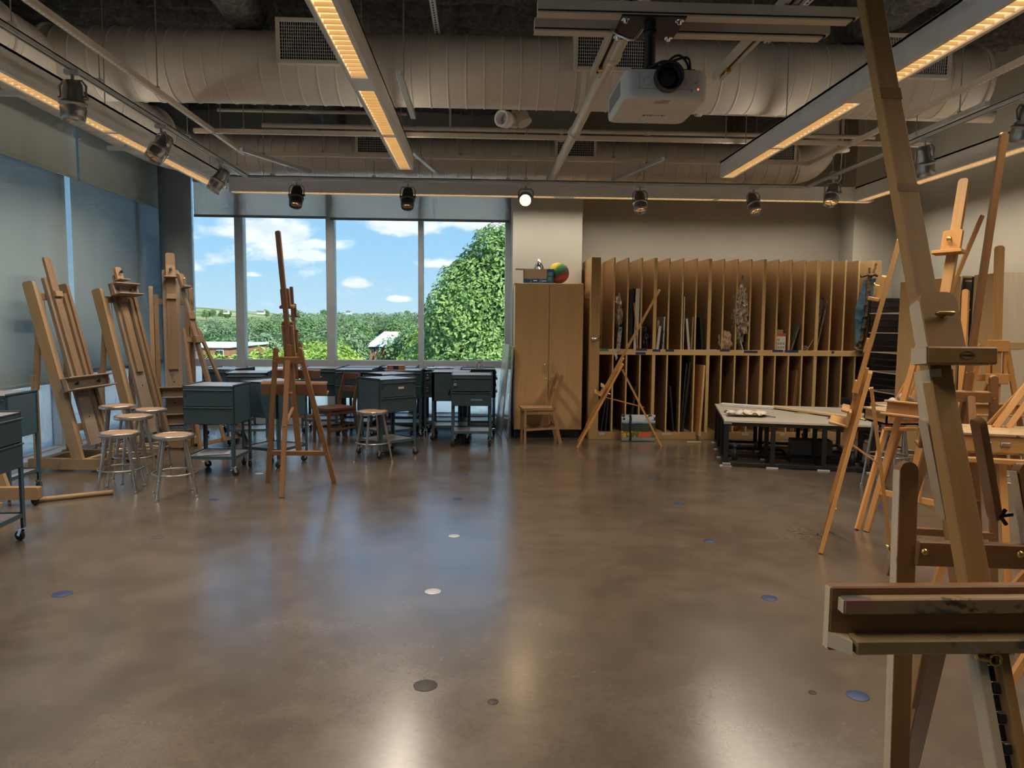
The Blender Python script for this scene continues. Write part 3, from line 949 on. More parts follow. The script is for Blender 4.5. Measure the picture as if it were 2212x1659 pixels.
for y, x1, z, lb in ((3.72, 1.845, 3.02, 'front crosswise rail above the projector, nearer the camera'), (3.94, 1.80, 3.02, 'rear crosswise rail above the projector, behind the front one')):
    t = thing('crosswise_rail', lb, 'rail', (1.05, y, z), group='rails carrying the projector')
    MB().box(.262, x1 + .02, y - .03, y + .03, z + .008, z + .056, .002).to('channel', 'strut_metal', t, True)
    MB().box(.262, x1 - .02, y - .035, y + .035, z - .012, z - .002, .002).to('lower_lip', 'strut_metal', t, True)
    MB().box(.264, x1, y - .022, y + .022, z - .003, z + .009).to('rail_slot', 'dark_slot', t, True)
pj = thing('projector', 'white ceiling projector hung lens-first from a black mounting pole', 'projector', (.84, 3.6, 2.52))
mat('projector_white', (.82, .79, .74), .45)
mat('projector_grey', (.45, .42, .38), .5)
px0, px1, py0, py1, pz0, pz1 = .640, 1.035, 3.42, 3.86, 2.535, 2.665
pts = []
for cx, cy, a0 in ((px0 + .05, py0 + .05, PI), (px1 - .05, py0 + .05, 1.5 * PI), (px1 - .035, py1 - .035, 0), (px0 + .035, py1 - .035, PI / 2)):
    rr = .05 if cy < 3.6 else .035
    pts += [(cx + rr * math.cos(a0 + PI / 2 * i / 5), cy + rr * math.sin(a0 + PI / 2 * i / 5)) for i in range(6)]
body = MB()
def shrink(pts, d):
    cx, cy = (px0 + px1) / 2, (py0 + py1) / 2
    return [(cx + (x - cx) * (1 - d / .2), cy + (y - cy) * (1 - d / .22)) for x, y in pts]
lay = [(shrink(pts, .014), pz0), (shrink(pts, .004), pz0 + .006), (pts, pz0 + .02), (pts, pz1 - .02), (shrink(pts, .008), pz1)]
vs = [(x, y, z) for P, z in lay for x, y in P]
N = len(pts)
body.add(vs, [(l * N + i, l * N + (i + 1) % N, (l + 1) * N + (i + 1) % N, (l + 1) * N + i) for l in range(4) for i in range(N)], None, True)
body.add(vs[:N], [tuple(range(N))[::-1]]); body.add(vs[-N:], [tuple(range(N))])
bo = body.to('casing', 'projector_white', pj, True)
lx = .842
MB().lathe([(.0, .0), (.058, 0), (.066, -.01), (.066, -.055), (.060, -.06), (.056, -.05), (.045, -.015), (.0, -.005)], (lx, 3.425, 2.622), (0, 1, 0), 32).to('lens_barrel', 'black_plastic', pj, True)
mat('lens_glass', (.01, .01, .012), .05, spec=.8)
MB().lathe([(.0, -.032), (.03, -.03), (.047, -.022)], (lx, 3.425, 2.622), (0, 1, 0), 28).to('lens_glass', 'lens_glass', pj, True)
for k in (-1, 1):
    MB().tube([(lx + k * .094 + .004 + .0195 * math.cos(2 * PI * i / 24), 3.4205, 2.608 + .0195 * math.sin(2 * PI * i / 24)) for i in range(24)], .0012, 5, True).to('adjust_ring', 'projector_grey', pj, True)
    MB().box(lx + k * .135 - .0006 + .004, lx + k * .135 + .0006 + .004, 3.4185, 3.421, pz0 + .04, pz1 - .015).to('panel_seam', 'projector_grey', pj, True)
MB().box(lx - .131, lx + .139, 3.4185, 3.421, pz0 + .0395, pz0 + .0405).to('panel_seam', 'projector_grey', pj, True)
mat('red_led', (1, .1, .05), .4, emit=(1, .05, .03), estr=5)
MATS['red_led'].cycles.emission_sampling = 'NONE'
MB().lathe([(0, -.003), (.004, -.002), (.004, 0)], (.985, 3.421, 2.577), (0, 1, 0), 10).to('status_light', 'red_led', pj, True)
MB().box(.955, .957, 3.4185, 3.421, 2.565, 2.578).to('indicator_mark', 'black_plastic', pj, True)
MB().lathe([(.004, -.002), (.006, -.002), (.006, 0)], (.972, 3.421, 2.605), (0, 1, 0), 10).to('sensor_window', 'projector_grey', pj, True)
sl = MB()
for i in range(22):
    sl.box(px0 - .0015, px0 + .003, 3.50 + i * .0135, 3.507 + i * .0135, pz0 + .03, pz1 - .03)
s0 = sl.to('side_vents', 'projector_grey', pj, True); s0['kind'] = 'stuff'
def lettering(txt, size, loc, rot, m, parent, sx=1.0, extr=.0004, name='lettering'):
    cu = bpy.data.curves.new(name, 'FONT'); cu.body = txt; cu.size = size; cu.extrude = extr; cu.align_x = 'CENTER'; cu.align_y = 'CENTER'
    o = bpy.data.objects.new(name, cu); COL.objects.link(o)
    me = o.to_mesh().copy() if False else None
    dg = bpy.context.evaluated_depsgraph_get()
    me = bpy.data.meshes.new_from_object(o.evaluated_get(dg))
    bpy.data.objects.remove(o)
    o = bpy.data.objects.new(name, me); COL.objects.link(o)
    me.materials.clear(); me.materials.append(MATS[m])
    o.parent = parent
    o.location = V(loc) - V(parent.location)
    o.rotation_euler = rot
    o.scale = (sx, 1, 1)
    return o
lettering('SONY', .028, (.845, 3.70, pz0 - .0006), (PI, 0, 0), 'spot_dark', pj, 1.55)
mat('label_grey', (.36, .33, .30), .6)
lb_ = MB()
for i in range(5):
    lb_.box(.80 if i else .82, .86 + .03 * random.random(), 3.455 + i * .011, 3.460 + i * .011, pz0 - .0008, pz0 + .006)
lb_.to('warning_print', 'label_grey', pj, True)
MB().box(.835, .85, 3.83, 3.845, pz0 - .003, pz0 + .004, .002).to('foot_screw', 'projector_grey', pj, True)
MB().box(.69, .995, 3.50, 3.80, pz1, pz1 + .03, .004).to('mount_plate', 'black_metal', pj, True)
hs = MB()
for i in range(9):
    hs.lathe([(.0, -.003), (.0085, -.002), (.0085, 0)], (.712 + i * .033, 3.50, pz1 + .016), (0, 1, 0), 10)
hs.to('plate_holes', 'wire', pj, True)
MB().lathe([(.085, 0), (.085, .012), (.06, .03), (.045, .055), (.0, .06)], (.832, 3.66, pz1 + .03), (0, 0, 1), 24).to('mount_hub', 'black_metal', pj, True)
MB().cyl((.832, 3.76, pz1 + .04), (.832, 3.76, 3.02), .029, n=18).to('drop_pole', 'black_metal', pj, True)
MB().lathe([(.03, 0), (.036, .004), (.036, .03), (.03, .034)], (.832, 3.76, 2.93), (0, 0, 1), 18).to('pole_collar', 'black_metal', pj, True)
MB().prism([(-.17, -.15), (.15, -.15), (.15, .15), (-.17, .15)], (.845, 3.83, 3.0), (1, 0, 0), (0, 1, 0), .008).to('ceiling_plate', 'black_metal', pj, True)
for x, y in ((.70, 3.72), (.97, 3.72), (.70, 3.94), (.97, 3.94)):
    MB().lathe([(.022, 0), (.022, -.006), (.011, -.008), (.011, -.018), (0, -.018)], (x, y, 3.0), (0, 0, 1), 12).to('bolt', 'chrome', pj, True)
def loop(pts, n=10):
    res = []
    P = [V(p) for p in pts]
    P = [P[0]] + P + [P[-1]]
    for i in range(1, len(P) - 2):
        for k in range(n):
            t = k / n
            a, b, c, d = P[i - 1], P[i], P[i + 1], P[i + 2]
            res.append(.5 * ((2 * b) + (c - a) * t + (2 * a - 5 * b + 4 * c - d) * t * t + (3 * b - a - 3 * c + d) * t ** 3))
    res.append(P[-1])
    return res
for k, pth in enumerate(([(.84, 3.62, 2.72), (.93, 3.6, 2.79), (.99, 3.62, 2.75), (1.0, 3.7, 2.69)], [(.82, 3.64, 2.73), (.90, 3.6, 2.76), (.98, 3.58, 2.77), (1.012, 3.66, 2.70)], [(.78, 3.6, 2.72), (.86, 3.55, 2.745), (.95, 3.6, 2.73)])):
    MB().tube(loop(pth), .006, 6).to('cable', 'black_plastic', pj, True)
MB().tube(loop([(.66, 3.9, 3.02), (.70, 3.84, 2.965), (.76, 3.82, 2.945), (.80, 3.80, 2.99)]), .009, 8).to('flex_conduit', 'chrome', pj, True)

# ================================================================== FLOOR MARKERS
mat('dot_blue', (.022, .045, .12), .5)
mat('dot_white', (.45, .46, .49), .4)
mat('dot_brown', (.045, .035, .028), .55)
mat('dot_faint', (.06, .06, .075), .5)
def dot(px, py, r, m, label):
    p = fl(px, py)
    o = MB().lathe([(0, .0016), (r * .96, .0016), (r, .0006)], (0, 0, 0), n=24).to('floor_marker', m)
    o.location = (p.x, p.y, 0.0005)
    tag(o, label, 'marker', 'round stickers on the floor')
dot(135, 1283, .052, 'dot_blue', 'dark blue round floor sticker at the left, below the stools')
dot(935, 1278, .046, 'dot_white', 'white round floor sticker nearest the middle foreground')
dot(981, 1158, .04, 'dot_white', 'white round floor sticker farther back, in front of the grey carts')
dot(988, 1078, .042, 'dot_blue', 'blue round floor sticker in the middle, behind the two white ones')
dot(1003, 1025, .042, 'dot_blue', 'blue round floor sticker nearest the padlocked grey cart')
dot(919, 1481, .05, 'dot_brown', 'worn brown round floor sticker nearest the camera')
dot(1662, 1292, .043, 'dot_blue', 'blue round floor sticker left of the foreground easel tray')
dot(1533, 1168, .042, 'dot_blue', 'blue round floor sticker halfway between the camera and the low platform')
dot(1466, 1088, .042, 'dot_blue', 'blue round floor sticker in front of the leaning easel')
dot(1408, 1032, .042, 'dot_blue', 'blue round floor sticker nearest the canvas rack')
dot(1853, 1503, .045, 'dot_blue', 'faded blue round floor sticker beside the foreground easel leg')
dot(1897, 1092, .045, 'dot_blue', 'blue round floor sticker between the legs of the right-hand easels')
dot(462, 1080, .04, 'dot_blue', 'blue round floor sticker right of the front stool')
dot(340, 1160, .045, 'dot_faint', 'faint grey-blue floor sticker in front of the stools')
dot(560, 1023, .04, 'dot_white', 'white round floor sticker beside the easel in the middle')
dot(1065, 1516, .022, 'dot_brown', 'small dark round spot stuck on the near floor')
dot(1755, 1496, .016, 'dot_brown', 'tiny dark spot on the floor near the foreground easel')
def f_paintspill(q, b, nt):
    t = q.n('ShaderNodeTexCoord').outputs['Object']
    q.put(b.inputs['Base Color'], q.ramp(q.noise(t, 9, 5, .6), [(.4, (.10, .045, .02)), (.6, (.16, .09, .05))]))
mat('dried_paint', rough=.6, build=f_paintspill)
sp = MB()
p = fl(1735, 1155)
for i in range(70):
    a = random.random() * 2 * PI; rr = random.random() ** .6
    c = V((p.x + math.cos(a) * rr * .20, p.y + math.sin(a) * rr * .17, .0008)); q = random.random() * PI
    d = V((math.cos(q), math.sin(q), 0)) * random.uniform(.01, .035); e = V((-math.sin(q), math.cos(q), 0)) * random.uniform(.002, .006)
    sp.quad(c - d - e, c + d - e, c + d + e, c - d + e)
o = sp.to('paint_drips', 'dried_paint'); tag(o, 'brown dried paint drips spattered on the floor before the slim easel', 'paint drips', kind='stuff')

# ================================================================== GREY STEEL CARTS
CW, CD, CT, CBOT, CSH = .485, .455, .872, .505, .175       # width, depth, top, underside of drawers, shelf
mat('label_white', (.55, .56, .55), .6)
mat('label_green', (.12, .26, .22), .6)
mat('padlock_grey', (.45, .45, .46), .35, .6)
mat('padlock_red', (.20, .07, .05), .5)
def caster(t, x, y, ang=0.0, m='rubber'):
    r = .034
    d = V((math.cos(ang), math.sin(ang), 0)); s_ = V((-d.y, d.x, 0))
    c = V((x, y, r)) + d * .018
    k = MB()
    for q in (-1, 1):
        k.beam(c + s_ * q * .016, V((x, y, .085)) + s_ * q * .012, .022, .003, d, .0005)
    k.frame_box((x, y, .087), d, s_, V((0, 0, 1)), .04, .035, .006, .001)
    k.beam(c + d * -.03 + V((0, 0, .03)), c + d * -.058 + V((0, 0, .026)), .02, .004, s_, .001)
    b = k.to('caster', 'chrome', t)
    MB().lathe([(.012, -.012), (r - .004, -.012), (r, -.008), (r, .008), (r - .004, .012), (.012, .012)], c, s_, 18).to('wheel', m, b)
def make_cart(open_lower=0.0, open_upper=0.0, lock=None, tape=None, hook=False, name='taboret_cart'):
    t = thing(name, 'x', 'cart', group='grey steel drawer carts')
    w, d = CW / 2, CD / 2
    # shell: back, two sides, top with turned-up side rails
    b = MB()
    b.box(-w, w, d - .004, d, CBOT, CT)
    b.box(-w, -w + .004, -d, d, CBOT, CT).box(w - .004, w, -d, d, CBOT, CT)
    b.box(-w, w, -d, d, CBOT, CBOT + .004).box(-w, w, -d, d, CT - .012, CT)
    b.box(-w, w, -d, -d + .003, CT - .03, CT)
    b.box(-w + .004, w - .004, -d + .002, -d + .012, CBOT + .18, CBOT + .19)
    b.to('cabinet_shell', 'cart_side', t)
    MB().box(-w + .01, w - .01, -d + .004, d - .004, CT - .001, CT + .003).to('worktop', 'cart_top', t)
    for s in (-1, 1):
        MB().box(s * w - .004, s * w + .004, -d, d, CT, CT + .014, .001).to('edge_rail', 'cart_side', t)
    hz = (CT - .032 - CBOT) / 2
    for nm, z0, op in (('upper_drawer', CBOT + hz + .004, open_upper), ('lower_drawer', CBOT + .002, open_lower)):
        dr = MB()
        dr.box(-w + .008, w - .008, -d - .006 - op, -d + .002 - op, z0, z0 + hz - .004, .002)
        dr.box(-w + .008, w - .008, -d - .018 - op, -d - .004 - op, z0 + hz - .016, z0 + hz - .004, .003)
        if op > 0:
            dr.box(-w + .012, -w + .016, -d - op, -d + .1, z0, z0 + hz * .8).box(w - .016, w - .012, -d - op, -d + .1, z0, z0 + hz * .8)
            dr.box(-w + .012, w - .012, -d - op, -d + .1, z0, z0 + .004)
        dd = dr.to('drawer', 'cart_blue', t)
        dd['label'] = nm.replace('_', ' ') + ' front of dark grey-blue steel'
        if nm == 'upper_drawer':
            MB().box(-w + .02, -w + .032, -d - .010 - op, -d - .005 - op, z0 + hz * .52, z0 + hz * .72, .001).to('latch_slot', 'dark_slot', dd)
        if lock == nm or lock == 'both':
            px_, pz_ = -w + .045, z0 + hz * .38
            MB().box(px_ - .02, px_ + .02, -d - .028 - op, -d - .008 - op, pz_, pz_ + .034, .004).to('padlock_body', 'padlock_grey' if lock != 'both' else 'padlock_red', dd)
            MB().tube([(px_ + .014 * math.cos(a), -d - .018 - op, pz_ + .046 + .018 * math.sin(a)) for a in [PI * i / 8 for i in range(9)]][0:0] + [(px_ + .013, -d - .018 - op, pz_ + .03), (px_ + .013, -d - .018 - op, pz_ + .05), (px_ + .009, -d - .018 - op, pz_ + .062), (px_, -d - .018 - op, pz_ + .067), (px_ - .009, -d - .018 - op, pz_ + .062), (px_ - .013, -d - .018 - op, pz_ + .05), (px_ - .013, -d - .018 - op, pz_ + .03)], .004, 6).to('padlock_shackle', 'chrome', dd)
    if tape:
        z, m, x, ww, op = tape
        MB().box(x - ww / 2, x + ww / 2, -d - .0085 - op, -d - .006 - op, z - .012, z + .012).to('name_tape', m, t)
    if hook:
        MB().tube([(.02, d + .004, CBOT + .16), (.02, d + .03, CBOT + .16), (.02, d + .035, CBOT + .12), (.03, d + .02, CBOT + .08)], .008, 6).to('hook', 'black_metal', t)
    for x in (-1, 1):
        for y in (-1, 1):
            lg = MB()
            lg.box(x * w - x * .032, x * w, y * d - y * .004, y * d, .09, CT)
            lg.box(x * w - x * .004, x * w, y * d - y * .032, y * d, .09, CT)
            lg.to('leg', 'cart_side', t)
            caster(t, x * (w - .018), y * (d - .018), random.uniform(-.8, 2.2))
    sh = MB()
    sh.box(-w + .004, w - .004, -d + .004, d - .004, CSH, CSH + .006)
    for y in (-1, 1): sh.box(-w + .004, w - .004, y * d - y * .006, y * d - y * .002, CSH - .012, CSH + .018)
    for x in (-1, 1): sh.box(x * w - x * .006, x * w - x * .002, -d + .006, d - .006, CSH - .012, CSH + .018)
    sh.to('lower_shelf', 'cart_side', t)
    MB().box(-w + .012, w - .012, -d + .012, d - .012, CSH + .006, CSH + .009).to('shelf_liner', 'cart_top', t)
    return t
plain = make_cart()
def cart_from_corner(px, py, z, corner, rz):
    """floor point for a cart whose body corner (sx,sy) at height z is seen at px,py"""
    p = fl(px, py, z)
    c = V((corner[0] * CW / 2, corner[1] * CD / 2, 0)); c.rotate(Matrix.Rotation(rz, 3, 'Z'))
    return (p.x - c.x, p.y - c.y, 0)
CARTS = 'grey steel drawer carts'
def cart(proto, px, py, z, corner, deg, label):
    return place(proto, cart_from_corner(px, py, z, corner, R(deg)), R(deg), label, CARTS)
# left foreground pair
c0a = make_cart(open_upper=.0, tape=(.80, 'label_white', -.12, .20, 0)); c0a.location = cart_from_corner(57, 1150, .05, (1, -1), R(94)); c0a.rotation_euler.z = R(94)
c0a['label'] = 'nearest grey-blue cart, cut by the left edge of the photo'
c0b = make_cart(open_upper=.0, tape=(.80, 'label_white', .08, .16, 0)); c0b.location = (-3.97 - CW / 2 + .09, 6.30, 0); c0b.rotation_euler.z = R(2)
c0b['label'] = 'grey-blue cart with its lit blue side towards the stools, second from the left'
c1 = make_cart(tape=(.80, 'label_white', -.20, .0, 0)); c1.location = cart_from_corner(505, 1024, .02, (.92, -.92), R(-3)); c1.rotation_euler.z = R(-3)
c1['label'] = 'grey cart with two closed drawers, right behind the front stool'
cart(plain, 603, 1006, .02, (-.92, .92), 180 - 25, 'grey cart turned with its blank back to the room, behind the middle easel\'s left leg')
cart(plain, 588, 812, CT, (1, -1), 8, 'grey cart with only its top visible, between the two front-left carts and the window')
cart(plain, 436, 797, CT, (-1, -1), -14, 'grey cart far left with its bright side facing the round column')
# carts in front of the window
cart(plain, 655, 796, CT, (-1, -1), 0, 'grey cart against the window, left of the dark wooden chair\'s back')
cart(plain, 723, 799, CT, (-1, -1), 0, 'grey cart directly behind the dark wooden chair\'s back')
cart(plain, 738, 793.5, CT, (-1, -1), 0, 'grey cart against the window, behind the one at the dark chair')
cart(plain, 808, 792.5, CT, (-1, -1), 0, 'grey cart against the window, behind the wooden block')
c9 = make_cart(tape=(CBOT + .27, 'label_white', .03, .075, 0)); c9.location = cart_from_corner(823, 988, .02, (-.92, -.92), R(42)); c9.rotation_euler.z = R(42)
c9['label'] = 'grey cart set cornerwise behind the single stool, white tag on its drawer'
cart(plain, 825, 810, CT, (-1, -1), 42, 'grey cart set cornerwise, hidden behind the one with the white tag')
cart(plain, 910, 801, CT, (1, -1), 0, 'grey cart under the wooden block, left of the two red padlocks')
c12 = make_cart(lock='both'); c12.location = cart_from_corner(912, 801, CT, (-1, -1), 0)
c12['label'] = 'grey cart with two red padlocks in the middle of the window row'
hooked = make_cart(hook=True); hooked.location = cart_from_corner(932, 805.5, CT, (1, 1), PI); hooked.rotation_euler.z = PI
hooked['label'] = 'grey cart showing a blank back with a dark hook, left of the padlocked open one'
c14 = make_cart(open_lower=.05, lock='upper_drawer', tape=(CBOT + .075, 'label_green', .06, .14, .05)); c14.location = cart_from_corner(977, 964, .02, (-.92, -.92), R(1)); c14.rotation_euler.z = R(1)
c14['label'] = 'front grey cart with a steel padlock and a slightly open lower drawer'
c15 = make_cart(lock='both'); c15.location = cart_from_corner(1068, 801.5, CT, (-1, -1), R(90)); c15.rotation_euler.z = R(90)
c15['label'] = 'grey cart at the right end of the window row, carrying the paint-splashed can'
cart(plain, 1011, 795.5, CT, (1, -1), 0, 'grey cart against the window behind the red-padlocked one')
for key, x, y in (("left of the dark wooden", -2.17, 10.05), ("behind the one at the dark chair", -1.665, 10.39), ("behind the wooden block", -1.15, 10.39), ("with two red padlocks", -.525, 9.95), ("blank back with a dark hook", -.39, 9.485), ("a slightly open lower drawer", -.125, 9.0), ("carrying the paint-splashed can", -.045, 9.97), ("behind the red-padlocked one", -.45, 10.41), ("only its top visible", -2.86, 9.12)):
    for o in COL.objects:
        if o.get('category') == 'cart' and key in o['label']: o.location.x = x; o.location.y = y
for o in [plain] + list(plain.children_recursive):
    bpy.data.objects.remove(o)

# small things on the carts
def mesh_thing(mb, name, m, label, cat, group=None, loc=None):
    o = mb.to(name, m)
    if loc is not None:
        l = V(loc)
        for v in o.data.vertices: v.co -= l
        o.location = l
    return tag(o, label, cat, group)
mat('splashed_white', build=lambda q, b, nt: q.put(b.inputs['Base Color'], q.mix(q.step(q.noise(q.n('ShaderNodeTexCoord').outputs['Object'], 46, 4, .6), .54, .57), (.70, .72, .70, 1), (.10, .16, .20, 1))), rough=.5)
pc = V((-.03, 9.93, 0))
MB().lathe([(.0, .0), (.045, 0), (.05, .003), (.052, .125), (.054, .13), (.049, .13), (.047, .01), (0, .01)], (0, 0, 0), n=28).to('paint_can', 'splashed_white').location = (pc.x, pc.y, CT + .004)
tag(bpy.data.objects['paint_can'], 'white can splashed with blue paint on the right-hand cart', 'can')
pb = fl(864, 800, CT)
bl = thing('wooden_block', 'small brown wooden block with a dark notch on a cart top', 'block', (-1.13, 9.70, CT + .004))
for s in (-1, 1):
    MB().box(s * .035 if s > 0 else -.115, .115 if s > 0 else -.035, -.05, .05, 0, .05, .003).to('block_half', 'beech_dark', bl)
MB().box(-.036, .036, -.035, .05, 0, .046).to('notch', 'black_plastic', bl)
MB().box(-.115, .115, -.05, .05, .05, .057, .002).to('lid', 'cart_top', bl)
mat('paper', (.66, .68, .70), .7)
mat('plastic_film', (.62, .66, .72), .12, spec=.7)
def sheet(w, h, wav=.006, n=10, seed=0.0):
    vs = [(-w / 2 + w * i / n, -h / 2 + h * j / n, .002 + wav * (1 + noise.noise(V((i * .5 + seed, j * .5, seed))))) for j in range(n + 1) for i in range(n + 1)]
    m_ = MB(); m_.add(vs, [(j * (n + 1) + i, j * (n + 1) + i + 1, (j + 1) * (n + 1) + i + 1, (j + 1) * (n + 1) + i) for j in range(n) for i in range(n)], None, True)
    k = (n + 1) * (n + 1)
    return m_
def solid(o, th):
    md = o.modifiers.new('s', 'SOLIDIFY'); md.thickness = th
    return o
q = fl(938, 800, CT)
o = solid(sheet(.36, .26, .008, seed=2).to('plastic_sheet', 'plastic_film', recalc=False), .001); o.location = (-.56, 9.98, CT + .008); o.rotation_euler.z = .2
tag(o, 'crumpled clear plastic sheet lying on the red-padlocked cart', 'plastic sheet')
def crumple(name, m, label, cat, loc, r, flat=.6, seed=0.0, n=3):
    bm = bmesh.new(); bmesh.ops.create_icosphere(bm, subdivisions=n, radius=1)
    for v in bm.verts:
        d = v.co.normalized()
        k = 1 + .35 * noise.noise(d * 2.1 + V((seed, 0, 0))) + .22 * noise.noise(d * 5.3 + V((0, seed, 0)))
        v.co = V((d.x * r[0] * k, d.y * r[1] * k, max(-.98 * r[2], d.z * r[2] * k)))
    me = bpy.data.meshes.new(name); bm.to_mesh(me); bm.free()
    me.materials.append(MATS[m])
    at_ = me.attributes.new('g', 'FLOAT_VECTOR', 'POINT')
    at_.data.foreach_set('vector', [c for v in me.vertices for c in v.co])
    o = bpy.data.objects.new(name, me); COL.objects.link(o)
    o.location = (loc[0], loc[1], loc[2] + r[2])
    return tag(o, label, cat)
q = fl(895, 903, .12)
crumple('crumpled_plastic', 'plastic_film', 'crumpled clear plastic bag on the window sill behind the carts', 'plastic bag', (q.x, 10.68, .116), (.10, .05, .09), seed=4)
sp_ = V(c1.location)
o = solid(sheet(.30, .2, .004, seed=5).to('paper_sheet', 'paper', recalc=False), .0008); o.location = (sp_.x - .04, sp_.y - .03, CSH + .010); o.rotation_euler.z = .3
tag(o, 'pale paper sheet on the bottom shelf of the cart behind the front stool', 'paper')
sp_ = V(c0a.location)
mat('rag_print', build=lambda q, b, nt: q.put(b.inputs['Base Color'], q.ramp(q.noise(q.n('ShaderNodeTexCoord').outputs['Object'], 11, 4, .6), [(.38, (.16, .05, .06)), (.46, (.62, .55, .52)), (.56, (.55, .20, .08)), (.66, (.66, .62, .60))])), rough=.8)
crumple('paint_rag', 'rag_print', 'paint-stained rag on the bottom shelf of the nearest cart', 'rag', (sp_.x + .06, sp_.y - .08, CSH + .010), (.13, .11, .035), seed=8)

# ================================================================== STOOLS
def make_stool(h):
    t = thing('steel_stool', 'x', 'stool', group='round steel stools')
    r = .165
    MB().lathe([(.0, h - .035), (r - .03, h - .034), (r - .004, h - .032), (r, h - .026), (r, h - .006), (r - .004, h), (r - .012, h + .001), (r - .018, h - .003)], (0, 0, 0), n=36).to('seat_pan', 'stool_steel', t)
    MB().lathe([(0, h - .001), (r - .026, h - .001), (r - .02, h - .004)], (0, 0, 0), n=36).to('seat_pad', 'hardboard', t)
    for i in range(4):
        a = PI / 4 + i * PI / 2
        d = V((math.cos(a), math.sin(a), 0))
        top = d * .115 + V((0, 0, h - .03)); bot = d * .215 + V((0, 0, .018))
        lg = MB().cyl(top, top.lerp(bot, .70), .0135, n=12).to('leg', 'stool_steel', t)
        MB().cyl(top.lerp(bot, .66), bot, .0105, n=10).to('leg_extension', 'chrome', lg)
        hl = MB()
        for k in range(5):
            c = top.lerp(bot, .73 + k * .045)
            hl.cyl(c + d * .0095, c + d * .0115, .0032, n=6)
        hl.to('adjust_holes', 'dark_slot', lg)
        MB().lathe([(.0, 0), (.015, 0), (.017, .006), (.011, .02)], d * .2175, (0, 0, 1), 12).to('foot', 'chrome', t)
    z = .36 * h + .01
    k = (h - .03 - z) / (h - .048)
    rr = .115 + (.215 - .115) * k
    MB().tube([(rr * math.cos(2 * PI * i / 40), rr * math.sin(2 * PI * i / 40), z) for i in range(40)], .0085, 8, True).to('foot_ring', 'stool_steel', t)
    return t
def stool(px, py, h, ang, label):
    t = make_stool(h)
    p = fl(px, py, h)
    t.location = (p.x, p.y, 0); t.rotation_euler.z = R(ang); t['label'] = label
    return t
stool(375, 938, .53, 28, 'front round steel stool, rightmost of the group by the studio easels')
stool(258, 933, .52, 12, 'low round steel stool nearest the wooden dowel on the floor')
stool(254, 875, .66, 20, 'tallest round steel stool of the group, standing in front of the first studio easel')
stool(288, 897, .61, 40, 'round steel stool half hidden behind the tallest one')
stool(322, 883, .61, 10, 'round steel stool at the back of the group, beside the grey cart')
stool(805, 887, .55, 33, 'single round steel stool in front of the cornerwise grey cart')

# ================================================================== CHAIRS
def chair(label, loc, rz, m, group='wooden school chairs'):
    t = thing('wooden_chair', label, 'chair', loc, rz, group)
    sh = .445
    # local: sitter faces -y
    pts = [(-.20, -.21), (-.17, -.225), (.17, -.225), (.20, -.21), (.19, .17), (.16, .20), (-.16, .20), (-.19, .17)]
    s = MB()
    n = 12
    vs = []
    for j in range(n + 1):
        for i in range(n + 1):
            u, v = i / n * 2 - 1, j / n * 2 - 1
            x = u * (.205 - .015 * (v + 1) / 2); y = -.225 + .43 * (v + 1) / 2
            dip = -.012 * max(0, 1 - (abs(u) - .45) ** 2 / .18) * max(0, 1 - (v - .15) ** 2)
            vs.append((x, y, sh + dip))
    N = n + 1
    s.add(vs, [(j * N + i, j * N + i + 1, (j + 1) * N + i + 1, (j + 1) * N + i) for j in range(n) for i in range(n)], None, True)
    s.prism(pts, (0, 0, sh - .028), (1, 0, 0), (0, 1, 0), .026)
    s.to('seat', m, t)
    for k in (-1, 1):
        MB().plank((k * .175, -.185, 0), (k * .175, -.185, sh - .028), .030, .030, (1, 0, 0), taper=.042).to('front_leg', m, t)
        st = [V((k * .165, .265, 0)), V((k * .170, .195, .30)), V((k * .172, .175, sh)), V((k * .176, .195, .60)), V((k * .180, .275, .86))]
        pth = loop(st, 6)
        bl_ = MB()
        for a, b in zip(pth[:-1], pth[1:]):
            ex = (b - a).normalized() * .002
            bl_.beam(a - ex, b + ex, .024, .042, (1, 0, 0), 0)
        bl_.to('back_leg', m, t)
        MB().beam((k * .175, -.18, .17), (k * .172, .20, .19), .018, .028, (1, 0, 0)).to('side_stretcher', m, t)
        MB().beam((k * .172, -.19, sh - .055), (k * .172, .18, sh - .055), .018, .05, (1, 0, 0)).to('side_apron', m, t)
    MB().beam((-.17, -.19, sh - .055), (.17, -.19, sh - .055), .018, .05, (0, 1, 0)).to('front_apron', m, t)
    MB().beam((-.17, .01, .18), (.17, .01, .18), .018, .022, (0, 1, 0)).to('cross_stretcher', m, t)
    MB().beam((-.168, .205, .22), (.168, .205, .22), .016, .03, (0, 1, 0)).to('back_stretcher', m, t)
    for z, y, h in ((.815, .258, .075), (.655, .212, .065)):
        b = MB()
        for i in range(8):
            x0, x1 = -.175 + .35 * i / 8, -.175 + .35 * (i + 1) / 8
            f = lambda x: y + .018 * (1 - (x / .175) ** 2)
            b.beam((x0, f(x0), z), (x1, f(x1), z), .014, h, (0, 1, 0), 0)
        b.to('back_slat', m, t)
    return t
cpos = (fl(668, 957) + fl(717, 962)) / 2
chair('dark wooden chair turned sideways in front of the window carts', (cpos.x + .14, cpos.y + .18, 0), R(-48), 'chair_dark')
c2 = (fl(1131, 958) + fl(1206, 958)) / 2
chair('lighter wooden chair standing sideways before the tall cabinet', (c2.x - .03, c2.y + .17, 0), R(-86), 'chair_light')

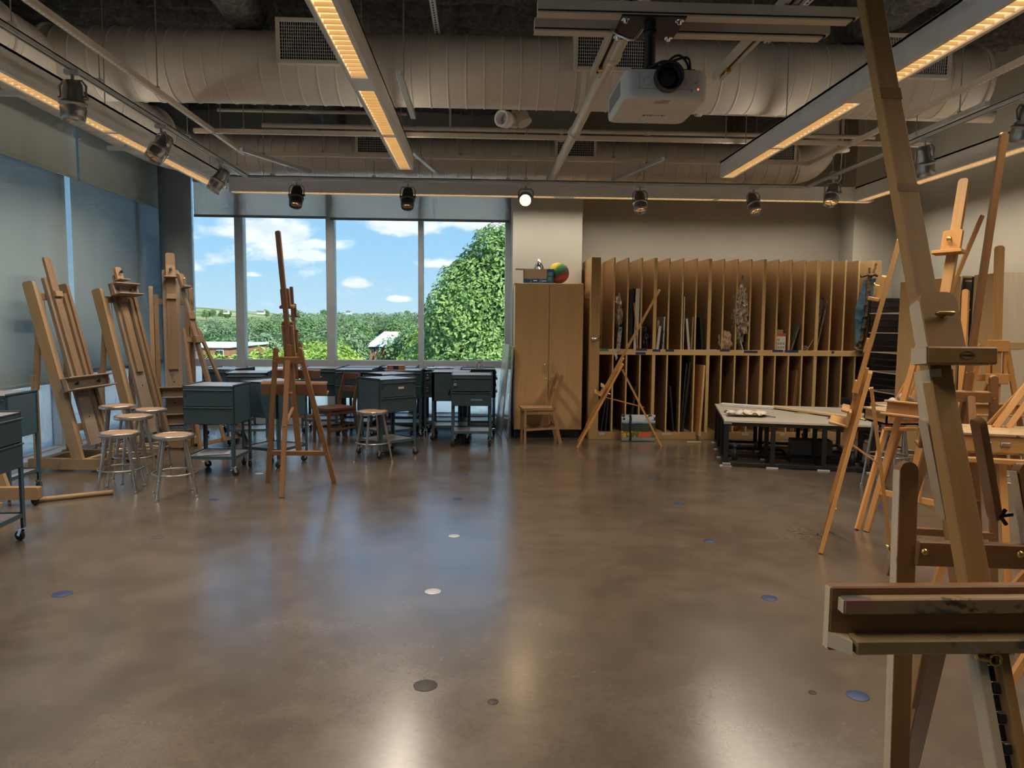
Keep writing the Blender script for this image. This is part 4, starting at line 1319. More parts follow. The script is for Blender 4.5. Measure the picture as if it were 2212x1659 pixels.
# ================================================================== TALL CABINET
t = thing('tall_cabinet', 'tall two-door wooden cabinet beside the window', 'cabinet', (.88, 9.72, 0))
cx0, cx1, cy0, cy1, ch = .425, 1.315, 9.50, 9.93, 2.02
MB().box(cx0 + .02, cx1 - .02, cy0 + .05, cy1, 0, .105).to('plinth', 'black_plastic', t, True)
cb = MB()
cb.box(cx0, cx0 + .019, cy0 + .02, cy1, .105, ch, .001).box(cx1 - .019, cx1, cy0 + .02, cy1, .105, ch, .001).box(cx0, cx1, cy0 + .02, cy1, ch - .02, ch, .001).box(cx0, cx1, cy1 - .01, cy1, .105, ch).box(cx0, cx1, cy0 + .02, cy1, .105, .125)
cb.to('carcass', 'cabinet_wood', t, True)
cm = (cx0 + cx1) / 2
for k, (a, b) in enumerate(((cx0 + .001, cm - .003), (cm + .003, cx1 - .001))):
    d = MB().box(a, b, cy0, cy0 + .02, .112, ch - .002, .0015).to('door', 'cabinet_wood', t, True)
    hx = cm + (-.05 if k == 0 else .05)
    def w2(mbb, nm, mt):
        o = mbb.to(nm, mt, d)
        for v in o.data.vertices: v.co -= t.location
    w2(MB().tube(loop([(hx, cy0, .86), (hx, cy0 - .028, .875), (hx, cy0 - .03, .92), (hx, cy0 - .028, .965), (hx, cy0, .98)], 6), .0045, 8), 'handle', 'chrome')
    w2(MB().lathe([(.0, -.006), (.010, -.005), (.012, 0)], (hx + (.0 if k else .012), cy0, .80 if k else .775), (0, 1, 0), 14), 'lock', 'chrome')

# things on top of it
mat('card_brown', (.40, .27, .16), .7)
def f_boxprint(q, b, nt):
    t_ = q.n('ShaderNodeTexCoord').outputs['Object']
    s_ = q.n('ShaderNodeSeparateXYZ'); q.put(s_.inputs[0], t_)
    nz = q.noise(t_, 22, 2)
    blue = q.mix(q.step(nz, .60, .63), (.012, .075, .26, 1), (.06, .26, .34, 1))
    low = q.m('LESS_THAN', q.m('ADD', s_.outputs[2], q.m('MULTIPLY', q.noise(t_, 14, 1), .02)), .065)
    rt = q.m('GREATER_THAN', s_.outputs[0], .10)
    q.put(b.inputs['Base Color'], q.mix(q.m('MAXIMUM', low, rt), (.40, .275, .17, 1), blue))
mat('box_print', rough=.6, build=f_boxprint)
bx_ = thing('cardboard_box', 'blue and brown cardboard box on top of the tall cabinet', 'box', (at(1163, 610, 9.66).x, 9.68, ch))
b = MB(); bw, bd, bh = .195, .13, .185
b.box(-bw, bw, -bd, -bd + .005, 0, bh).box(-bw, bw, bd - .005, bd, 0, bh).box(-bw, -bw + .005, -bd, bd, 0, bh).box(bw - .005, bw, -bd, bd, 0, bh).box(-bw, bw, -bd, bd, 0, .005)
b.to('carton', 'box_print', bx_)
MB().prism([(-.13, 0), (.13, 0), (.12, .11), (-.12, .11)], (-bw, 0, bh - .004), (0, 1, 0), (-.98, 0, .05), .004).to('open_flap', 'card_brown', bx_)
mat('print_white', (.72, .74, .74), .6)
for x, z, w, h in ((-.05, .035, .05, .012), (.07, .03, .05, .010), (.145, .12, .06, .045), (.14, .06, .05, .05)):
    MB().box(x - w / 2, x + w / 2, -bd - .0012, -bd + .001, z - h / 2, z + h / 2).to('printed_panel', 'print_white' if h < .02 else 'label_green', bx_)
fo = crumple('foil_sheet', 'chrome', 'crumpled silver foil standing in the cardboard box', 'foil', (at(1163, 590, 9.70).x, 9.70, ch + .06), (.09, .07, .13), seed=3)
for v in fo.data.vertices:
    k = max(0, v.co.z + .05) / .2
    v.co.x *= 1 - .75 * min(1, k); v.co.y *= 1 - .6 * min(1, k)
for pol in fo.data.polygons: pol.use_smooth = False
def f_disc(q, b, nt):
    t_ = q.n('ShaderNodeTexCoord').outputs['Object']
    s_ = q.n('ShaderNodeSeparateXYZ'); q.put(s_.inputs[0], t_)
    a = q.m('ARCTAN2', q.m('ADD', s_.outputs[2], .12), q.m('ADD', s_.outputs[0], .20))
    a = q.m('ADD', q.m('DIVIDE', a, 1.25), q.m('MULTIPLY', q.m('SUBTRACT', q.noise(t_, 9, 4, .6), .5), .14))
    q.put(b.inputs['Base Color'], q.ramp(a, [(.0, (.05, .012, .02)), (.16, (.38, .045, .03)), (.30, (.12, .03, .03)), (.42, (.012, .04, .03)), (.62, (.03, .16, .03)), (.74, (.55, .42, .02)), (.86, (.6, .45, .02)), (.93, (.03, .13, .04)), (1, (.01, .03, .05))]))
mat('rainbow_paint', rough=.35, build=f_disc)
rd = at(1207, 592, 9.60)
o = MB().lathe([(0, -.016), (.13, -.014), (.139, -.006), (.139, .006), (.13, .014), (0, .016)], (0, 0, 0), (0, 1, 0), 48).to('painted_disc', 'rainbow_paint')
o.location = (rd.x, 9.64, ch + .139); o.rotation_euler = (R(-9), 0, 0)
tag(o, 'round disc painted in rainbow colours on top of the tall cabinet', 'disc')
wj = thing('wire_tangle', 'small tangle of dark wire between the box and the painted disc', 'wire', (rd.x - .13, 9.58, ch))
MB().tube([(.03 * math.cos(i * .9) , .02 * math.sin(i * .7), .025 + .02 * math.sin(i * .5)) for i in range(26)], .003, 5).to('wire_loops', 'black_plastic', wj)

# boards leaning by the window
for i, (xb, xt, yy, w_, h_, m_, lb) in enumerate(((at(1082, 935, 9.62).x, min(.385, at(1100, 750, 9.75).x), 9.50, .62, 1.22, 'wb_white', 'white board leaning on edge at the window end of the tall cabinet'), (at(1096, 948, 9.42).x, min(.40, at(1112, 757, 9.7).x), 9.36, .75, 1.20, 'wb_grey', 'glossy grey board leaning beside the tall cabinet, nearer the room'))):
    if i == 0:
        mat('wb_white', (.55, .60, .62), .18, spec=.6); mat('wb_grey', (.42, .46, .48), .12, spec=.7)
    t = thing('leaning_board', lb, 'board', (xb, yy, 0), group='boards leaning at the cabinet')
    dx = xt - xb
    up = V((dx, 0, h_)).normalized()
    fw = V((-.04 if i else -.10, 1, 0)).normalized()
    n_ = up.cross(fw)
    MB().frame_box(V((xb, yy, .004)) + up * h_ / 2 + fw * w_ / 2, fw, up, n_, w_, h_, .012, .002).to('panel', m_, t, True)
    MB().frame_box(V((xb, yy, .004)) + up * h_ / 2 + fw * .004, fw, up, n_, .014, h_, .018, .002).to('edge_trim', 'frame_metal', t, True)

# ================================================================== CANVAS RACK
RY, RD = 9.40, .86
rx0, rx1 = 1.398, 5.19
bx0, bx1 = 1.518, 5.075
ZT, ZM0, ZM1, ZB = 2.352, 1.105, 1.178, .095
rk = thing('canvas_rack', 'long wooden canvas rack with two rows of upright slots', 'rack', ((rx0 + rx1) / 2, RY + RD / 2, 0))
MB().box(rx0, bx0, RY, RY + .05, 0, ZT, .002).to('end_post', 'maple', rk, True)
MB().box(rx0, rx0 + .03, RY + .05, RY + RD, 0, ZT, .002).to('end_panel', 'maple', rk, True)
MB().box(bx1, rx1, RY, RY + RD, 0, ZT, .002).to('end_panel', 'maple', rk, True)
MB().box(rx0, rx1, RY + RD - .02, RY + RD, 0, ZT - .02).to('back_panel', 'shelf_panel', rk, True)
MB().box(bx0, bx1, RY + .02, RY + RD - .02, ZB - .02, ZB).to('bottom_board', 'shelf_panel', rk, True)
MB().box(bx0, bx1, RY + .02, RY + RD - .02, ZM1 - .05, ZM1 - .02).to('middle_board', 'shelf_panel', rk, True)
MB().box(bx0, bx1, RY - .006, RY + .02, ZM0, ZM1, .002).to('middle_rail', 'maple_edge', rk, True)
MB().box(bx0, bx1, RY - .002, RY + .02, 0, ZB, .002).to('base_rail', 'maple', rk, True)
BAY = (bx1 - bx0) / 20
for i in range(1, 20):
    x = bx0 + i * BAY
    th = .042 if i % 4 == 0 else .02
    for z0, z1 in ((ZM1 - .02, ZT), (ZB, ZM0)):
        d = MB().box(x - th / 2, x + th / 2, RY + .012, RY + RD - .02, z0, z1).to('divider', 'shelf_panel', rk, True)
        e = MB().box(x - th / 2, x + th / 2, RY, RY + .012, z0, z1, .001).to('edge_strip', 'maple_edge', d)
        for v in e.data.vertices: v.co -= rk.location
mat('tape_blue', (.02, .05, .16), .6); mat('tape_teal', (.10, .20, .19), .6); mat('tape_white', (.60, .56, .48), .6)
for px, y, w, m_ in ((1305, 756, .11, 'tape_teal'), (1333, 756, .14, 'tape_white'), (1386, 755, .14, 'tape_blue'), (1384, 763, .13, 'tape_blue'), (1418, 757, .10, 'tape_blue'), (1447, 757, .11, 'tape_blue'), (1537, 757, .13, 'tape_white'), (1566, 757, .13, 'tape_blue'), (1622, 760, .18, 'tape_blue'), (1680, 758, .14, 'tape_blue'), (1710, 759, .18, 'tape_blue'), (1799, 761, .035, 'tape_blue')):
    p = at(px, y, RY - .008)
    MB().box(p.x - w / 2, p.x + w / 2, RY - .0085, RY - .006, p.z - .016, p.z + .014).to('name_tape', m_, rk, True)
for px, w in ((1300, .07), (1440, .13), (1610, .09), (1690, .06)):
    p = at(px, 941, RY - .004)
    MB().box(p.x - w / 2, p.x + w / 2, RY - .0045, RY - .002, .055, .085).to('name_tape', 'tape_white', rk, True)
pp = at(1281, 733, RY)
MB().lathe([(.0, 0), (.018, 0), (.02, .003), (.02, .075), (.0, .08)], (pp.x - .02, RY - .02, pp.z), (1, 0, .12), 14).to('pencil_sharpener', 'chrome', rk, True)
MB().tube([(pp.x + .06, RY - .02, pp.z + .01), (pp.x + .09, RY - .03, pp.z + .015), (pp.x + .09, RY - .03, pp.z + .05)], .006, 6).to('sharpener_crank', 'black_metal', rk, True)
tl = at(1329, 763, RY - .01)
MB().add([(tl.x - .02, RY - .01, tl.z), (tl.x + .02, RY - .01, tl.z), (tl.x + .03, RY - .03, tl.z - .06), (tl.x + .005, RY - .02, tl.z - .10), (tl.x, RY - .025, tl.z - .05)], [(0, 1, 2, 4), (4, 2, 3)]).to('hanging_tape', 'tape_white', rk, True)

# ---- what stands in the slots
STORE = 'artworks kept in the canvas rack'
def art(c1, c2, c3, s=9.0):
    return lambda q, b, nt: q.put(b.inputs['Base Color'], q.ramp(q.noise(q.n('ShaderNodeTexCoord').outputs['Object'], s, 4, .6, .8), [(.36, c1), (.48, c2), (.60, c3)]))
mat('canvas_black', (.012, .012, .014), .6)
mat('canvas_white', (.66, .64, .60), .7)
mat('canvas_tan', (.42, .30, .17), .7)
mat('canvas_dark', (.028, .022, .020), .55)
mat('art_multi', rough=.5, build=art((.20, .03, .03), (.5, .47, .44), (.02, .12, .07), 14))
mat('art_grey', rough=.5, build=art((.03, .05, .03), (.22, .22, .19), (.06, .05, .05), 16))
mat('art_flora', rough=.8, build=art((.04, .03, .03), (.36, .28, .20), (.50, .41, .31), 26))
mat('silver_bag', build=lambda q, b, nt: q.put(b.inputs['Base Color'], q.ramp(q.noise(q.n('ShaderNodeTexCoord').outputs['Object'], 24, 5, .7), [(.4, (.20, .16, .13)), (.6, (.55, .48, .42))])), rough=.25, metal=.2)
mat('cloth_beige', (.50, .36, .23), .9)
mat('black_bag', (.012, .012, .013), .22)
def slab(bay, row, label, th, h, dep, m_, lean=0.0, dx=0.0, y=.03, edge=None, name='canvas', cat='canvas', roll=0.0):
    """flat work standing on its edge in a slot: bay 0..19, row 1 upper / 0 lower"""
    x = bx0 + (bay + .5) * BAY + dx
    z = (ZM1 - .018) if row else ZB + .002
    t = thing(name, label, cat, (x, RY + y, z), group=STORE)
    up = V((lean, 0, 1)).normalized(); fw = V((roll, 1, 0)).normalized(); n_ = up.cross(fw).normalized()
    MB().frame_box(V((0, dep / 2, 0)) + up * (h / 2) + V((abs(lean) * 0, 0, th * abs(lean) / 2)), fw, up, n_, dep, h, th, .002).to('panel', m_, t)
    if edge:
        MB().frame_box(V((0, -.002, 0)) + up * (h / 2) + V((0, 0, th * abs(lean) / 2)), fw, up, n_, .006, h, th * 1.02, .001).to('front_edge', edge, t)
    return t
# upper row
x = bx0 + 1.5 * BAY
crumple('wrapped_artwork', 'silver_bag', 'tall artwork wrapped in silvery plastic, second upper slot of the rack', 'artwork', (x - .02, RY + .14, ZM1 + .27), (.066, .12, .205), seed=11)
slab(1, 1, 'colourful painted panel standing below the silvery wrapped artwork', .05, .30, .42, 'art_multi', .08, -.02, edge='art_multi', name='painting', cat='painting')
slab(2, 1, 'tall black canvas with a white edge in the third upper slot', .055, .80, .60, 'canvas_black', .02, .03, edge='canvas_white')
slab(2, 1, 'thick black board beside the white-edged canvas', .05, .78, .60, 'canvas_black', .01, -.035, .05)
slab(2, 1, 'short wooden stick propped against the white-edged canvas', .014, .62, .014, 'beech', -.11, .06, .0, name='wooden_stick', cat='stick')
crumple('black_bag', 'black_bag', 'crumpled black plastic bag in the fourth upper slot', 'bag', (bx0 + 3.5 * BAY - .02, RY + .13, ZM1 - .018), (.075, .12, .17), seed=14)
slab(4, 1, 'white canvas board, tallest of the works in the fifth upper slot', .02, .44, .5, 'canvas_white', .02, .045, .06, edge='canvas_white')
slab(4, 1, 'yellow-topped board in the fifth upper slot', .03, .39, .4, 'canvas_tan', .0, -.03, .05, edge='canvas_tan')
slab(4, 1, 'red painting with a pale frame in the fifth upper slot', .035, .32, .3, 'art_multi', .10, -.045, .015, edge='canvas_white', name='framed_painting', cat='painting')
slab(4, 1, 'small red and white patterned panel leaning in the fifth upper slot', .02, .26, .3, 'art_multi', .05, .03, .02, edge='art_multi', name='painting', cat='painting')
slab(6, 1, 'pale stretched canvas leaning left in the seventh upper slot', .03, .42, .4, 'canvas_tan', -.10, .02, .02, edge='canvas_white')
slab(6, 1, 'brown board standing upright in the seventh upper slot', .02, .44, .45, 'canvas_tan', .03, .055, .04, edge='canvas_tan')
slab(6, 1, 'thin tall stick in the front corner of the seventh upper slot', .012, .70, .014, 'canvas_white', .0, -.062, .0, name='wooden_stick', cat='stick')
slab(7, 1, 'dark board leaning left in the eighth upper slot', .018, .44, .4, 'canvas_dark', -.09, .02, .03, edge='canvas_dark')
slab(7, 1, 'second dark board behind the leaning one in the eighth upper slot', .02, .38, .4, 'canvas_dark', -.04, .04, .08, edge='canvas_dark')
crumple('cloth_bundle', 'cloth_beige', 'beige cloth bundle slumped in the tenth upper slot', 'cloth', (bx0 + 9.5 * BAY - .03, RY + .06, ZM1 - .018), (.075, .09, .13), seed=21, n=4)
fl_ = crumple('shredded_fabric_work', 'art_flora', 'ragged fabric-strip artwork bulging out of the eleventh upper slot', 'artwork', (bx0 + 10.5 * BAY - .02, RY + .04, ZM1 + .15), (.075, .12, .33), seed=25, n=5)
for v in fl_.data.vertices:
    d = v.co.normalized()
    v.co *= 1 + .35 * abs(noise.noise(v.co * 40)) + .3 * noise.noise(v.co * 22)
slab(10, 1, 'folded white paper under the ragged fabric artwork', .012, .20, .2, 'canvas_white', -.3, .02, .0, name='folded_paper', cat='paper')
cg = thing('cereal_carton', 'white and orange printed carton in the fourteenth upper slot', 'carton', (bx0 + 13.5 * BAY - .012, RY + .07, ZM1 - .018), group=STORE)
mat('orange_print', (.55, .12, .04), .6)
MB().box(-.065, .065, -.05, .06, 0, .24, .002).to('carton_body', 'orange_print', cg)
MB().box(-.055, .058, -.0525, -.049, .02, .20).to('printed_panel', 'print_white', cg)
tx = MB()
for i in range(7): tx.box(-.045 + (i % 3) * .033, -.022 + (i % 3) * .033, -.0535, -.052, .04 + (i // 3) * .05, .07 + (i // 3) * .05)
tx.to('small_print', 'label_grey', cg)
MB().box(-.06, .03, -.03, .05, .24, .285, .002).to('open_top', 'card_brown', cg)
MB().tube([(-.03, 0, .28), (-.035, 0, .36), (-.045, .0, .43)], .003, 5).to('string', 'card_brown', cg)
slab(14, 1, 'dark collage panel leaning right in the fifteenth upper slot', .012, .36, .3, 'art_grey', .30, -.055, .02, edge='art_grey', name='painting', cat='painting')
slab(14, 1, 'smaller dark panel behind the leaning collage', .012, .22, .3, 'canvas_dark', .22, -.02, .06)
slab(15, 1, 'slim stick lying aslant in the sixteenth upper slot', .008, .2, .01, 'plank_pale', .6, -.03, .02, name='wooden_stick', cat='stick')
crumple('paint_scrap', 'art_grey', 'small heap of scraps in the sixteenth upper slot', 'scraps', (bx0 + 15.4 * BAY, RY + .09, ZM1 - .018), (.05, .05, .04), seed=31)
slab(16, 1, 'striped grey panel leaning right in the seventeenth upper slot', .014, .68, .02, 'art_grey', .18, -.07, .02, name='narrow_painting', cat='painting')
sg = thing('striped_glass', 'large striped painted sheet behind the leaning edge in the seventeenth slot', 'painting', (bx0 + 16.5 * BAY, RY + .12, ZM1 - .018), group=STORE)
def f_stripes(q, b, nt):
    t_ = q.n('ShaderNodeTexCoord').outputs['Object']
    s_ = q.n('ShaderNodeSeparateXYZ'); q.put(s_.inputs[0], t_)
    st = q.m('LESS_THAN', q.m('FRACT', q.m('MULTIPLY', q.m('ADD', s_.outputs[0], q.m('MULTIPLY', s_.outputs[2], .12)), 62)), .38)
    nz = q.step(q.noise(t_, 16, 3), .54, .57)
    q.put(b.inputs['Base Color'], q.mix(nz, q.mix(st, (.13, .13, .12, 1), (.34, .33, .29, 1)), (.04, .07, .035, 1)))
mat('striped_art', rough=.4, build=f_stripes)
MB().prism([(-.072, .02), (-.055, .0), (.075, .62), (.075, .70), (.06, .715), (-.05, .70)], (0, .03, 0), (1, 0, 0), (0, .05, 1), .01).to('sheet', 'striped_art', sg)
slab(17, 1, 'small dark scrap board in the eighteenth upper slot', .015, .14, .1, 'canvas_dark', .05, -.05, .1)
# lower row
low = [(0, .02, .62, .5, 'canvas_dark', .06, .02, 'dark grey board in the first lower slot behind the leaning easel'), (0, .015, .48, .4, 'canvas_dark', .14, -.04, 'thin dark board leaning right in the first lower slot'),
       (2, .03, .60, .5, 'canvas_dark', .13, -.02, 'black board leaning right in the third lower slot'), (4, .02, .92, .6, 'canvas_white', .0, -.07, 'pale tall board against the left of the fifth lower slot'),
       (5, .02, .60, .5, 'canvas_dark', -.10, .03, 'dark board leaning left in the sixth lower slot'), (6, .03, .92, .6, 'canvas_dark', .09, -.03, 'tall dark canvas leaning right in the seventh lower slot'),
       (6, .02, .90, .6, 'canvas_dark', .075, -.062, 'second tall dark canvas in the seventh lower slot'),
       (14, .02, .82, .4, 'beech_dark', .06, .0, 'reddish brown plank standing in the fifteenth lower slot'), (14, .02, .80, .4, 'beech_dark', .05, .03, 'second reddish brown plank in the fifteenth lower slot')]
for bay, th, h, dep, m_, ln, dx, lb in low:
    slab(bay, 0, lb, th, h, dep, m_, ln, dx, .05, edge=m_)
dr = thing('cabinet_door_panel', 'loose orange-brown wooden door standing in the eighth lower slot', 'door', (bx0 + 7.45 * BAY, RY - .08, ZB - .09), group=STORE)
MB().frame_box((-.03, .24, .50), V((-.13, 1, 0)).normalized(), V((.04, 0, 1)).normalized(), V((1, .13, -.04)).normalized(), .52, .92, .022, .002).to('panel', 'door_red', dr)
MB().frame_box((.0055, -.025, .50), V((-.13, 1, 0)).normalized(), V((.04, 0, 1)).normalized(), V((1, .13, -.04)).normalized(), .01, .92, .026, .002).to('front_edge', 'maple_edge', dr)
dr.location.z = 0.0
for ch in dr.children:
    for v in ch.data.vertices: v.co.z += .02
bxl = thing('labelled_box', 'dark box with a white label in the nineteenth lower slot', 'box', (bx0 + 18.45 * BAY, RY + .08, ZB), group=STORE)
MB().box(-.075, .06, -.05, .3, 0, .46, .003).to('box_body', 'canvas_dark', bxl)
MB().box(-.07, .055, -.052, -.049, .30, .37).to('label', 'print_white', bxl)
MB().box(-.06, .04, -.0535, -.051, .325, .345).to('label_print', 'label_grey', bxl)
cu = thing('clay_pot', 'small brown pot on the rack floor behind the low platform', 'pot', (at(1587, 925, RY + .15).x, RY + .15, ZB), group=STORE)
MB().lathe([(.0, 0), (.04, 0), (.055, .06), (.05, .13), (.035, .16), (.04, .17), (.03, .165), (.0, .02)], (0, 0, 0), n=20).to('pot_body', 'beech_dark', cu)

# landscape painting on the floor
pa = fl(1343, 954); pb_ = fl(1417, 955)
def f_land(q, b, nt):
    t_ = q.n('ShaderNodeTexCoord').outputs['Object']
    s_ = q.n('ShaderNodeSeparateXYZ'); q.put(s_.inputs[0], t_)
    u, z = s_.outputs[0], s_.outputs[2]
    nz = q.noise(t_, 9, 3, .5)
    zz = q.m('ADD', z, q.m('MULTIPLY', q.m('SUBTRACT', nz, .5), .03))
    c = q.ramp(q.m('DIVIDE', zz, .33), [(.0, (.16, .17, .15)), (.13, (.30, .31, .30)), (.20, (.10, .13, .05)), (.38, (.16, .20, .05)), (.40, (.045, .05, .035)), (.62, (.05, .07, .04)), (.68, (.015, .03, .02)), (.72, (.18, .30, .58)), (.80, (.60, .68, .78)), (.90, (.66, .74, .82))])
    def band(n_, lo, hi): return q.m('MULTIPLY', q.m('GREATER_THAN', n_, lo), q.m('LESS_THAN', n_, hi))
    fl1 = q.m('MULTIPLY', band(z, .055, .135), q.m('MULTIPLY', q.m('LESS_THAN', u, -.04), q.step(q.noise(t_, 30, 3), .5, .55)))
    c = q.mix(fl1, c, (.75, .42, .02, 1))
    fl2 = q.m('MULTIPLY', band(zz, .06, .118), band(u, .0, .16))
    c = q.mix(fl2, c, (.72, .12, .03, 1))
    trunk = q.m('LESS_THAN', q.m('ABSOLUTE', q.m('ADD', u, q.m('ADD', .108, q.m('MULTIPLY', q.m('SUBTRACT', nz, .5), .03)))), .016)
    c = q.mix(trunk, c, (.012, .014, .012, 1))
    leaf = q.m('MULTIPLY', q.m('GREATER_THAN', z, .27), q.step(q.noise(t_, 20, 2), .52, .56))
    c = q.mix(q.m('MULTIPLY', leaf, q.m('GREATER_THAN', q.m('ABSOLUTE', q.m('ADD', u, .02)), .10)), c, (.02, .05, .012, 1))
    q.put(b.inputs['Base Color'], c)
mat('landscape_paint', rough=.45, build=f_land)
lp = thing('landscape_painting', 'small painted landscape canvas standing on the floor against the rack', 'painting', ((pa.x + pb_.x) / 2, pa.y, 0))
ww = pb_.x - pa.x
upv = V((0, .10, 1)).normalized()
MB().frame_box(V((0, .018, .006)) + upv * .17, V((1, 0, 0)), upv, V((0, -1, .10)).normalized(), ww, .335, .024, .001).to('stretcher', 'canvas_white', lp)
MB().frame_box(V((0, .004, .006)) + upv * .17, V((1, 0, 0)), upv, V((0, -1, .10)).normalized(), ww, .335, .002).to('painted_face', 'landscape_paint', lp)
# flat stick at the foot of the rack, small jar
o = mesh_thing(MB().box(-.09, .09, -.012, .012, 0, .02, .002), 'wood_offcut', 'plank_pale', 'short pale wood offcut on the floor before the rack', 'offcut'); q = fl(1499, 957); o.location = (q.x, q.y, 0)

# branch-framed blue artwork
br = thing('branch_framed_artwork', 'blue artwork lashed to a rough frame of branches at the rack\'s right end', 'artwork', (5.0, RY - .07, ZM1 - .05))
mat('bark', build=lambda q, b, nt: q.put(b.inputs['Base Color'], q.ramp(q.noise(q.n('ShaderNodeTexCoord').outputs['Object'], 26, 4, .6), [(.4, (.06, .035, .02)), (.6, (.20, .12, .07))])), rough=.85)
mat('blue_art', rough=.6, build=art((.02, .05, .09), (.05, .12, .19), (.10, .18, .22), 7))
B = lambda x, y, Y: at(x, y, Y)
def branch(pts, r, nm='branch'):
    MB().tube([p + V((random.uniform(-.008, .008), 0, random.uniform(-.008, .008))) for p in loop(pts, 5)], r, 8).to(nm, 'bark', br, True)
branch([B(1877, 600, RY - .1), B(1876, 640, RY - .1), B(1871, 690, RY - .09), B(1862, 735, RY - .08), B(1858, 752, RY - .08)], .026)
branch([B(1893, 570, RY - .1), B(1886, 588, RY - .1), B(1880, 605, RY - .1)], .014)
branch([B(1877, 578, RY - .12), B(1878, 600, RY - .1)], .014)
branch([B(1860, 596, RY - .12), B(1876, 594, RY - .13), B(1896, 594, RY - .14)], .020)
branch([B(1846, 752, RY - .06), B(1858, 757, RY - .10), B(1877, 759, RY - .13)], .018)
branch([B(1850, 745, RY - .03), B(1862, 764, RY - .10)], .014)
for y, xx_ in ((612, 1877), (635, 1875), (660, 1872), (685, 1869), (710, 1865), (738, 1860)):
    p = B(xx_, y, RY - .09)
    MB().lathe([(.028, -.01), (.032, 0), (.028, .01)], p, (-.1, 0, 1), 10).to('lashing', 'black_plastic', br, True)
MB().prism([(0, 0), (.10, .10), (.20, .86), (.05, .84), (-.03, .45)], B(1847, 745, RY - .03), (.9, -.35, 0), (.02, 0, 1), .02).to('painted_skin', 'blue_art', br, True)

# ================================================================== LOW MODEL PLATFORM
ang = math.atan2(7.226 - 7.595, 4.022 - 2.582)
pl = thing('model_platform', 'low black steel platform with a grey top in front of the canvas rack', 'platform', (2.582, 7.595, 0), ang)
PW, PD, PH = 1.49, 1.60, .50
mat('platform_top', (.42, .38, .31), .5)
MB().box(-.01, PW + .01, -.01, PD + .01, PH - .022, PH, .003).to('top_board', 'platform_top', pl)
MB().box(-.012, PW + .012, -.012, -.008, PH - .024, PH - .004).to('edge_band', 'cream_panel', pl)
for y in (.02, PD * .33, PD * .67, PD - .02):
    MB().box(0, PW, y - .02, y + .02, PH - .062, PH - .024, .002).to('top_rail', 'black_metal', pl)
    MB().box(0, PW, y - .02, y + .02, .012, .045, .002).to('bottom_rail', 'black_metal', pl)
    for x in (.02, PW * .33, PW * .67, PW - .02):
        MB().box(x - .022, x + .022, y - .022, y + .022, .012, PH - .024, .002).to('upright', 'black_metal', pl)
        MB().box(x - .06, x + .06, y - .03, y + .0, .0, .012, .001).to('foot_strip', 'canvas_white', pl)
for x in (.02, PW * .33, PW * .67, PW - .02):
    MB().box(x - .018, x + .018, 0, PD, .014, .045, .002).to('side_rail', 'black_metal', pl)
    MB().box(x - .018, x + .018, 0, PD, PH - .06, PH - .024, .002).to('side_rail', 'black_metal', pl)
mat('knob_blue', (.02, .05, .17), .4)
for x, y in ((.12, .12), (1.30, .12), (.1, 1.4), (1.0, 1.2)):
    MB().lathe([(.02, .045), (.03, .05), (.03, .15), (.018, .16), (.018, .19)], (x, y, 0), n=14).to('leveller', 'black_metal', pl)
    MB().lathe([(.015, .19), (.026, .195), (.026, .215), (.012, .22), (.012, .235), (0, .238)], (x, y, 0), n=8).to('blue_knob', 'knob_blue', pl)
for c in ((0, 0), (PW, 0)):
    MB().box(c[0] - .03 if c[0] else -.014, c[0] + .014 if c[0] else .07, -.016, .02, PH - .045, PH - .01, .003).to('corner_bracket', 'wire', pl)
    MB().box(c[0] - .03 if c[0] else -.014, c[0] + .014 if c[0] else .07, -.016, .02, .012, .04, .003).to('corner_bracket', 'wire', pl)
def on_platform(px, py): return fl(px, py, PH)
def plat_board(p0, p1, w, th, m_, name, label, cat, z=0.0):
    p0, p1 = V(p0), V(p1)
    o = mesh_thing(MB().beam(p0 + V((0, 0, th / 2 + z)), p1 + V((0, 0, th / 2 + z)), w, th, (-(p1 - p0).y, (p1 - p0).x, 0), .002), name, m_, label, cat, loc=(p0 + p1) / 2)
    return o
plat_board(on_platform(1558, 876), on_platform(1672, 884), .10, .03, 'canvas_white', 'white_board', 'narrow white board lying along the far left edge of the low platform', 'board', .002)
plat_board(on_platform(1668, 882), on_platform(1835, 905), .13, .022, 'plank_pale', 'wooden_plank', 'pale wooden plank lying slantwise across the low platform', 'plank', .012)
o = mesh_thing(MB().prism([(0, 0), (.62, -.30), (.92, -.06), (.30, .16)], (0, 0, 0), (1, 0, 0), (0, 1, 0), .008), 'cardboard_sheet', 'card_brown', 'torn brown cardboard sheet under the slanting plank on the platform', 'cardboard')
q = on_platform(1716, 893); o.location = (q.x, q.y, PH + .001)
o = mesh_thing(MB().prism([(0, 0), (.30, -.14), (.36, -.02), (.08, .1)], (0, 0, 0), (1, 0, 0), (0, 1, 0), .002), 'blue_paper', 'dot_blue', 'blue paper scrap on the cardboard on the low platform', 'paper')
q = on_platform(1788, 905); o.location = (q.x, q.y + .02, PH + .010)
plat_board(on_platform(1845, 900), on_platform(1893, 914), .012, .012, 'plank_pale', 'thin_stick', 'thin bent stick at the right edge of the low platform', 'stick', .012)
q = on_platform(1612, 899)
mat('rag_white', build=lambda qq, b, nt: qq.put(b.inputs['Base Color'], qq.ramp(qq.noise(qq.n('ShaderNodeTexCoord').outputs['Object'], 9, 4, .6), [(.35, (.20, .19, .24)), (.45, (.62, .54, .44)), (.7, (.70, .62, .52))])), rough=.85)
rg = solid(sheet(.42, .24, .03, 22, 9).to('paint_rag', 'rag_white', recalc=False), .002)
